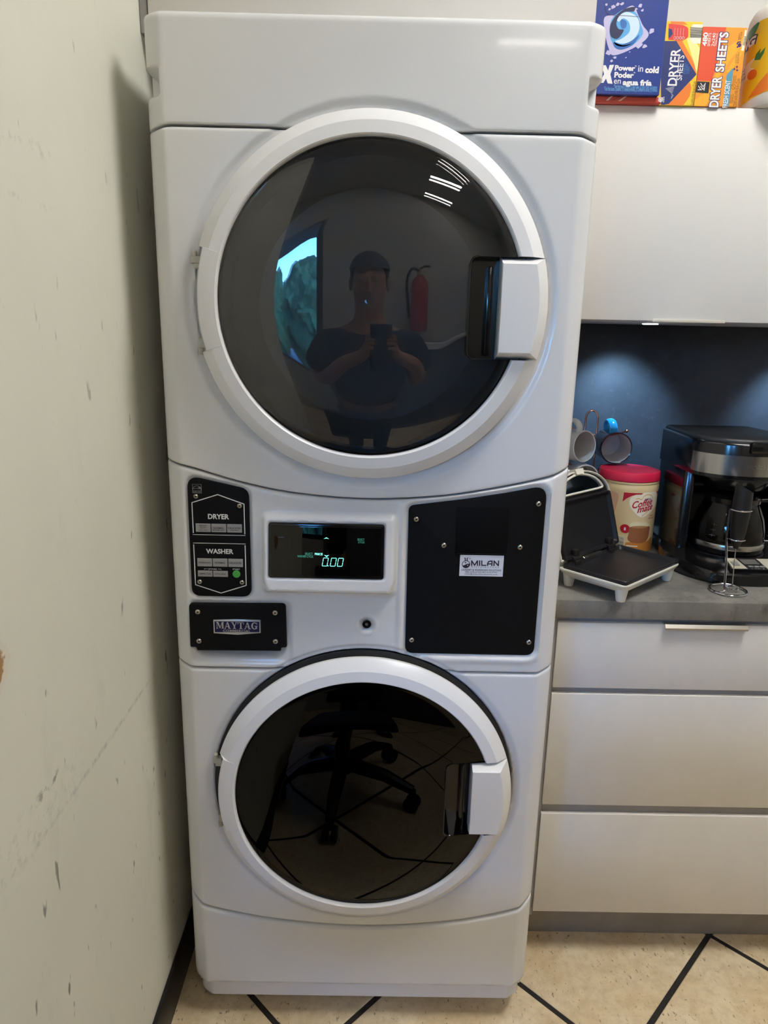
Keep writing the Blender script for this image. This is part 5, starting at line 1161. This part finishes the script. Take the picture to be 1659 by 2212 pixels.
# ---- milk frother on its wire stand --------------------------------------
FX, FY, FZ = 0.756, 0.2265, 0.8872
M_chr = mat('chrome_wire', (214, 216, 220), 0.12, 1.0, var=0.02)
t = wthing('frother_stand', 'chrome wire stand with a ring foot in front of the coffee maker', 'stand', (FX, FY, FZ))
G().tube([(FX+0.036*math.cos(a), FY+0.036*math.sin(a), FZ+0.0028) for a in [2*pi*i/48 for i in range(48)]], 0.0026, 8, closed=True).obj('ring_foot', M_chr, t)
px0 = FX-0.013; g = G(); g.tube(bez([(FX-0.030, FY-0.019, FZ+0.0030), (px0, FY-0.010, FZ+0.0034), (px0+0.001, FY-0.008, FZ+0.006)], 5)+[(px0-0.001, FY-0.005, FZ+0.060), (px0-0.006, FY, FZ+0.115), (px0-0.007, FY, FZ+0.178)], 0.0024, 8); g.obj('upright', M_chr, t)
for zz, rr, cx in ((0.1770, 0.0205, FX+0.002), (0.1140, 0.0150, FX+0.003)):
    a0 = math.radians(200); q = [(cx+rr*math.cos(a), FY+rr*math.sin(a), FZ+zz) for a in [math.radians(165)+math.radians(260)*k/24 for k in range(25)]]
    G().tube([(px0-0.007+0.0005, FY, FZ+zz)]+q, 0.0013, 8).obj('holding_arm', M_chr, t)
f_ = wthing('milk_frother', 'slim black battery milk frother resting in its wire stand', 'frother', (FX+0.004, FY, FZ+0.0055))
M_fb = mat('frother_black', (18, 18, 20), 0.45); ax0 = FX+0.003
S_ = [(0.0045, 0.094), (0.0085, 0.104), (0.0125, 0.1155), (0.0150, 0.130), (0.0172, 0.160), (0.0180, 0.1755), (0.0178, 0.195), (0.0172, 0.214)]
n = 28; v = []; f = []
for r, z in S_:
    for i in range(n): a = 2*pi*i/n; v.append((ax0+r*math.cos(a), FY+r*math.sin(a), FZ+z))
k = len(S_)
for i in range(n): a = 2*pi*i/n; v.append((ax0+0.0165*math.cos(a), FY+0.0165*math.sin(a), FZ+0.221-0.009*math.cos(a)))
f = [(j*n+i, j*n+(i+1) % n, (j+1)*n+(i+1) % n, (j+1)*n+i) for j in range(k) for i in range(n)]+[tuple(range(n))[::-1], tuple(k*n+i for i in range(n))]
G().add(v, f).obj('grip', M_fb, f_)
g = G(); g.add([(ax0+0.0150*math.cos(2*pi*i/n), FY+0.0150*math.sin(2*pi*i/n), FZ+0.2214-0.0082*math.cos(2*pi*i/n)) for i in range(n)], [tuple(range(n))]); g.obj('top_cap', M_silv, f_, smooth=0)
g = G(); g.tube([(ax0, FY, FZ+0.096), (ax0+0.005, FY, FZ+0.010)], 0.0010, 8); g.obj('shaft', M_chr, f_)
g = G(); g.tube([(ax0+0.005+(0.0115+0.0018*math.cos(k*1.1))*math.cos(2*pi*k/220), FY+(0.0115+0.0018*math.cos(k*1.1))*math.sin(2*pi*k/220), FZ+0.0085+0.0022*math.sin(k*1.1)) for k in range(220)], 0.0006, 4, closed=True)
g.tube([(ax0-0.006, FY, FZ+0.0085), (ax0+0.016, FY, FZ+0.0085)], 0.0007, 6); g.obj('whisk', M_chr, f_)
# ------------------------------------------------------------------ behind the camera: seen mirrored in the door glass
def skin_mesh(name, V, E, Rr, m, parent, sub=2):
    me = bpy.data.meshes.new(name); me.from_pydata(V, E, []); o = bpy.data.objects.new(name, me); COL.objects.link(o)
    md = o.modifiers.new('s', 'SKIN'); md.branch_smoothing = 0.6
    sv = me.skin_vertices[0].data
    for i, r in enumerate(Rr): sv[i].radius = (r, r) if not isinstance(r, tuple) else r
    for i in range(len(V)): sv[i].use_root = (i == 0)
    s2 = o.modifiers.new('u', 'SUBSURF'); s2.levels = sub; s2.render_levels = sub
    bpy.context.view_layer.update(); dg = bpy.context.evaluated_depsgraph_get()
    m2 = bpy.data.meshes.new_from_object(o.evaluated_get(dg)); o.modifiers.clear(); o.data = m2
    m2.materials.clear(); m2.materials.append(m); m2.shade_smooth()
    if parent is not None: o.parent = parent
    return o
PX, PY = -0.03, -1.52
per = thing('person', 'person in a dark shirt holding up a phone, mirrored in the dryer glass', 'person', (PX, PY, 0))
M_skin = mat('skin', (168, 122, 96), 0.55, var=0.05); M_shirt = mat('shirt_navy', (24, 28, 44), 0.85, var=0.15, bump=0.3, bscale=500); M_jean = mat('trousers_dark', (34, 36, 44), 0.85, var=0.15, bump=0.3); M_hair = mat('hair_dark', (24, 18, 16), 0.6, var=0.2); M_shoe = mat('shoe_black', (20, 20, 21), 0.5)
V = [(0, 0, 0.93), (0, 0.0, 1.08), (0, 0.01, 1.24), (0, 0.01, 1.36), (0, 0.03, 1.44), (0, 0.055, 1.49), (0, 0.065, 1.545), (0, 0.06, 1.61), (0, 0.05, 1.655)]
Rr = [0.14, (0.15, 0.11), (0.165, 0.115), (0.13, 0.09), 0.055, 0.058, (0.068, 0.082), (0.072, 0.090), (0.050, 0.062)]
E = [(i, i+1) for i in range(8)]
def chain(pts, rs, root):
    k = root
    for p, r in zip(pts, rs): V.append(p); Rr.append(r); E.append((k, len(V)-1)); k = len(V)-1
    return k
for s in (-1, 1):
    ho = s*0.048
    w_ = chain([(s*0.165, 0.01, 1.37), (s*0.235, 0.05, 1.14), (s*0.13+0.045, 0.285, 1.285), (ho+0.049, 0.325, 1.315), (ho+0.049, 0.338, 1.345)], [0.056, 0.043, 0.028, 0.026, 0.024], 3)
    for k, (dx, dz, ln) in enumerate(((0.004, 0.030, 0.9), (0.002, 0.018, 1.0), (0.0, 0.004, 0.95), (0.0, -0.012, 0.8))):     # four fingers wrap the phone's back edge
        b = Vector((ho+0.049, 0.338, 1.345+dz))
        chain([(b.x, b.y+0.004, b.z+0.006), (b.x-s*0.012*ln, b.y+0.016, b.z+0.008), (b.x-s*0.030*ln, b.y+0.014, b.z+0.006)], [0.0085, 0.0075, 0.0065], w_)
    b = Vector((ho+0.049, 0.330, 1.350)); chain([(b.x-s*0.004, b.y-0.014, b.z+0.014), (b.x-s*0.016, b.y-0.016, b.z+0.032), (b.x-s*0.026, b.y-0.012, b.z+0.044)], [0.0100, 0.0090, 0.0075], w_)
    chain([(s*0.095, 0.0, 0.86), (s*0.11, 0.02, 0.48), (s*0.115, -0.01, 0.10), (s*0.125, 0.10, 0.045)], [0.092, 0.062, 0.044, 0.032], 0)
skin_mesh('body', V, E, Rr, M_skin, per)
SV = [(0, 0, 0.90), (0, 0.0, 1.06), (0, 0.01, 1.24), (0, 0.01, 1.355), (0, 0.02, 1.41)]; SR = [(0.168, 0.138), (0.172, 0.130), (0.182, 0.132), (0.148, 0.105), (0.075, 0.072)]; SE = [(0, 1), (1, 2), (2, 3), (3, 4)]
for s in (-1, 1):
    SV += [(s*0.175, 0.01, 1.365), (s*0.222, 0.035, 1.20)]; SR += [0.070, 0.064]; SE += [(3, len(SV)-2), (len(SV)-2, len(SV)-1)]
skin_mesh('shirt', SV, SE, SR, M_shirt, per)
TV = [(0, 0, 0.94)]; TR = [(0.158, 0.130)]; TE = []
for s in (-1, 1):
    TV += [(s*0.098, 0.0, 0.84), (s*0.112, 0.02, 0.48), (s*0.116, -0.008, 0.13)]; TR += [0.108, 0.080, 0.070]; k = len(TV); TE += [(0, k-3), (k-3, k-2), (k-2, k-1)]
skin_mesh('trousers', TV, TE, TR, M_jean, per)
for s in (-1, 1):
    g = G(); Sx = [(0.0, 0.040, 0.0), (0.030, 0.044, 0.0), (0.058, 0.040, 0.0), (0.085, 0.030, 0.0)]
    pts = [(-0.065, 0.032, 0.070), (-0.03, 0.040, 0.088), (0.02, 0.044, 0.080), (0.08, 0.047, 0.058), (0.14, 0.044, 0.044), (0.175, 0.026, 0.034)]; v = []; n = 14
    for y, w_, h_ in pts:
        for i in range(n): a = 2*pi*i/n; v.append((s*0.125+w_*math.cos(a), y, max(0.0, h_/2+h_/2*math.sin(a)*1.05)))
    g.add(v, [(k*n+i, k*n+(i+1) % n, (k+1)*n+(i+1) % n, (k+1)*n+i) for k in range(len(pts)-1) for i in range(n)]+[tuple(range(n))[::-1], tuple((len(pts)-1)*n+i for i in range(n))]); g.obj('shoe', M_shoe, per)
# head details: hair cap, ears, nose, eyes, mouth
g = G(); b = bmesh.new(); bmesh.ops.create_icosphere(b, subdivisions=4, radius=1.0); rnd = random.Random(2)
keep = []
for q in b.verts:
    n = q.co.normalized(); q.co = Vector((n.x*0.080*(1+rnd.uniform(-0.02, 0.02)), 0.048+n.y*0.097, 1.618+n.z*0.080))
dl = [f for f in b.faces if f.calc_center_median().z < 1.628 and f.calc_center_median().y > 0.02 or f.calc_center_median().z < 1.555]
bmesh.ops.delete(b, geom=dl, context='FACES'); G().bm(b).obj('hair', M_hair, per)
for s in (-1, 1):
    G().sphere((s*0.074, 0.045, 1.575), 0.022, 12, sc3=(0.4, 0.7, 1.2)).obj('ear', M_skin, per)
    G().sphere((s*0.030, 0.138, 1.585), 0.008, 12).obj('eye', mat('eye_white', (120, 112, 106), 0.4), per)
    G().box(s*0.030-0.015, s*0.030+0.015, 0.140, 0.150, 1.606, 1.612, 0.002).obj('eyebrow', M_hair, per)
G().lathe([(0.0155, 1.540), (0.014, 1.546), (0.006, 1.590)], 12, (0, 0.140), sy=1.25).obj('nose', M_skin, per)
G().box(-0.022, 0.022, 0.128, 0.1415, 1.513, 1.521, 0.003).obj('mouth', mat('lips', (130, 76, 66), 0.5), per)
Mp = cam.matrix_world.copy(); Mp.translation = Vector(CAM)-fw*0.0105-u2*0.050
ph = thing('phone', 'dark phone held up in both hands by the photographer', 'phone', M=Mp)
G().box(-0.0385, 0.0385, -0.080, 0.080, 0.0, 0.0072-0.0002, 0.003, 3).obj('case', mat('phone_black', (20, 20, 22), 0.3), ph)

# office chair between the person and the machine
t = thing('office_chair', 'black office chair standing on the tiles, mirrored in the washer glass', 'chair', (-0.085, -0.86, 0), 0.0)
M_chp = mat('chair_plastic', (22, 22, 23), 0.4); M_chf = mat('chair_fabric', (26, 26, 29), 0.9, bump=0.4, bscale=400)
for k in range(5):
    a = 2*pi*k/5+0.40; c_, s_ = math.cos(a), math.sin(a)
    lg = G().tube([(0.03*c_, 0.03*s_, 0.115), (0.16*c_, 0.16*s_, 0.105), (0.255*c_, 0.255*s_, 0.075)], [0.026, 0.022, 0.016], 10).obj('base_leg', M_chp, t)
    g = G()
    for o_ in (-0.014, 0.014): g.lathe([(0.006, -0.009), (0.024, -0.008), (0.026, 0.0), (0.024, 0.008), (0.006, 0.009)], 20, fn=lambda p, o_=o_: (0.255*c_-s_*(p[2]+o_)+c_*p[0], 0.255*s_+c_*(p[2]+o_)+s_*p[0], 0.026+p[1]))
    g.lathe([(0.012, 0.045), (0.012, 0.075)], 12, (0.255*c_, 0.255*s_)); g.obj('caster', M_chp, lg)
G().lathe([(0.036, 0.085), (0.036, 0.14), (0.026, 0.145), (0.026, 0.40), (0.05, 0.41), (0.05, 0.43)], 24).obj('gas_column', M_chp, t)
sb = G(); vprism(sb, rpoly([(-0.215, -0.21), (0.215, -0.21), (0.215, 0.21), (-0.215, 0.21)], 0.07, 7), 0.43, 0.50, 0.025, 4); sb.obj('seat', M_chf, t)
G().box(-0.19, 0.19, -0.265, -0.215, 0.60, 0.92, 0.024, 4).obj('backrest', M_chf, t)
G().tube([(0, -0.10, 0.425), (0, -0.22, 0.42), (0, -0.285, 0.48), (0, -0.275, 0.70)], 0.018, 10).obj('back_bracket', M_chp, t)

# tall reception counter behind the photographer
t = thing('reception_counter', 'tall dark grey reception counter behind the photographer', 'counter', (0.85, -2.62, 0))
M_rc = mat('counter_panel', (74, 76, 84), 0.5, var=0.06)
G().box(-1.18, 1.18, 0.0, 0.03, 0.0, 1.30, 0.002).obj('front_panel', M_rc, t)
for x in (-1.18, 1.15): G().box(x, x+0.03, -0.30, 0.0, 0.0, 1.30, 0.002).obj('side_panel', M_rc, t)
G().box(-1.21, 1.21, -0.32, 0.06, 1.30, 1.335, 0.004).obj('counter_top', M_lam, t)

# fire extinguisher on the back wall
t = wthing('fire_extinguisher', 'red fire extinguisher hanging on the back wall', 'extinguisher', (0.30, YB+0.085, 1.40))
EX, EY = 0.30, YB+0.085
G().lathe([(0.055, 1.40), (0.062, 1.41), (0.063, 1.44), (0.063, 1.72), (0.055, 1.76), (0.035, 1.785), (0.024, 1.80)], 32, (EX, EY)).obj('cylinder', mat('extinguisher_red', (190, 24, 24), 0.25, coat=0.4), t)
G().lathe([(0.022, 1.80), (0.022, 1.83), (0.016, 1.84)], 20, (EX, EY)).obj('valve', M_scr, t)
G().tube([(EX, EY, 1.845), (EX+0.03, EY+0.03, 1.86), (EX+0.07, EY+0.05, 1.855)], 0.008, 8).obj('lever', M_chp, t)
G().tube(bez([(EX, EY+0.01, 1.825), (EX-0.06, EY+0.03, 1.84), (EX-0.095, EY+0.02, 1.76), (EX-0.085, EY+0.02, 1.60), (EX-0.07, EY+0.03, 1.50)], 6), 0.010, 8).obj('hose', M_chp, t)
G().box(EX-0.05, EX+0.05, YB+0.001, EY-0.062, 1.55, 1.62, 0.002).obj('wall_bracket', M_chp, t)
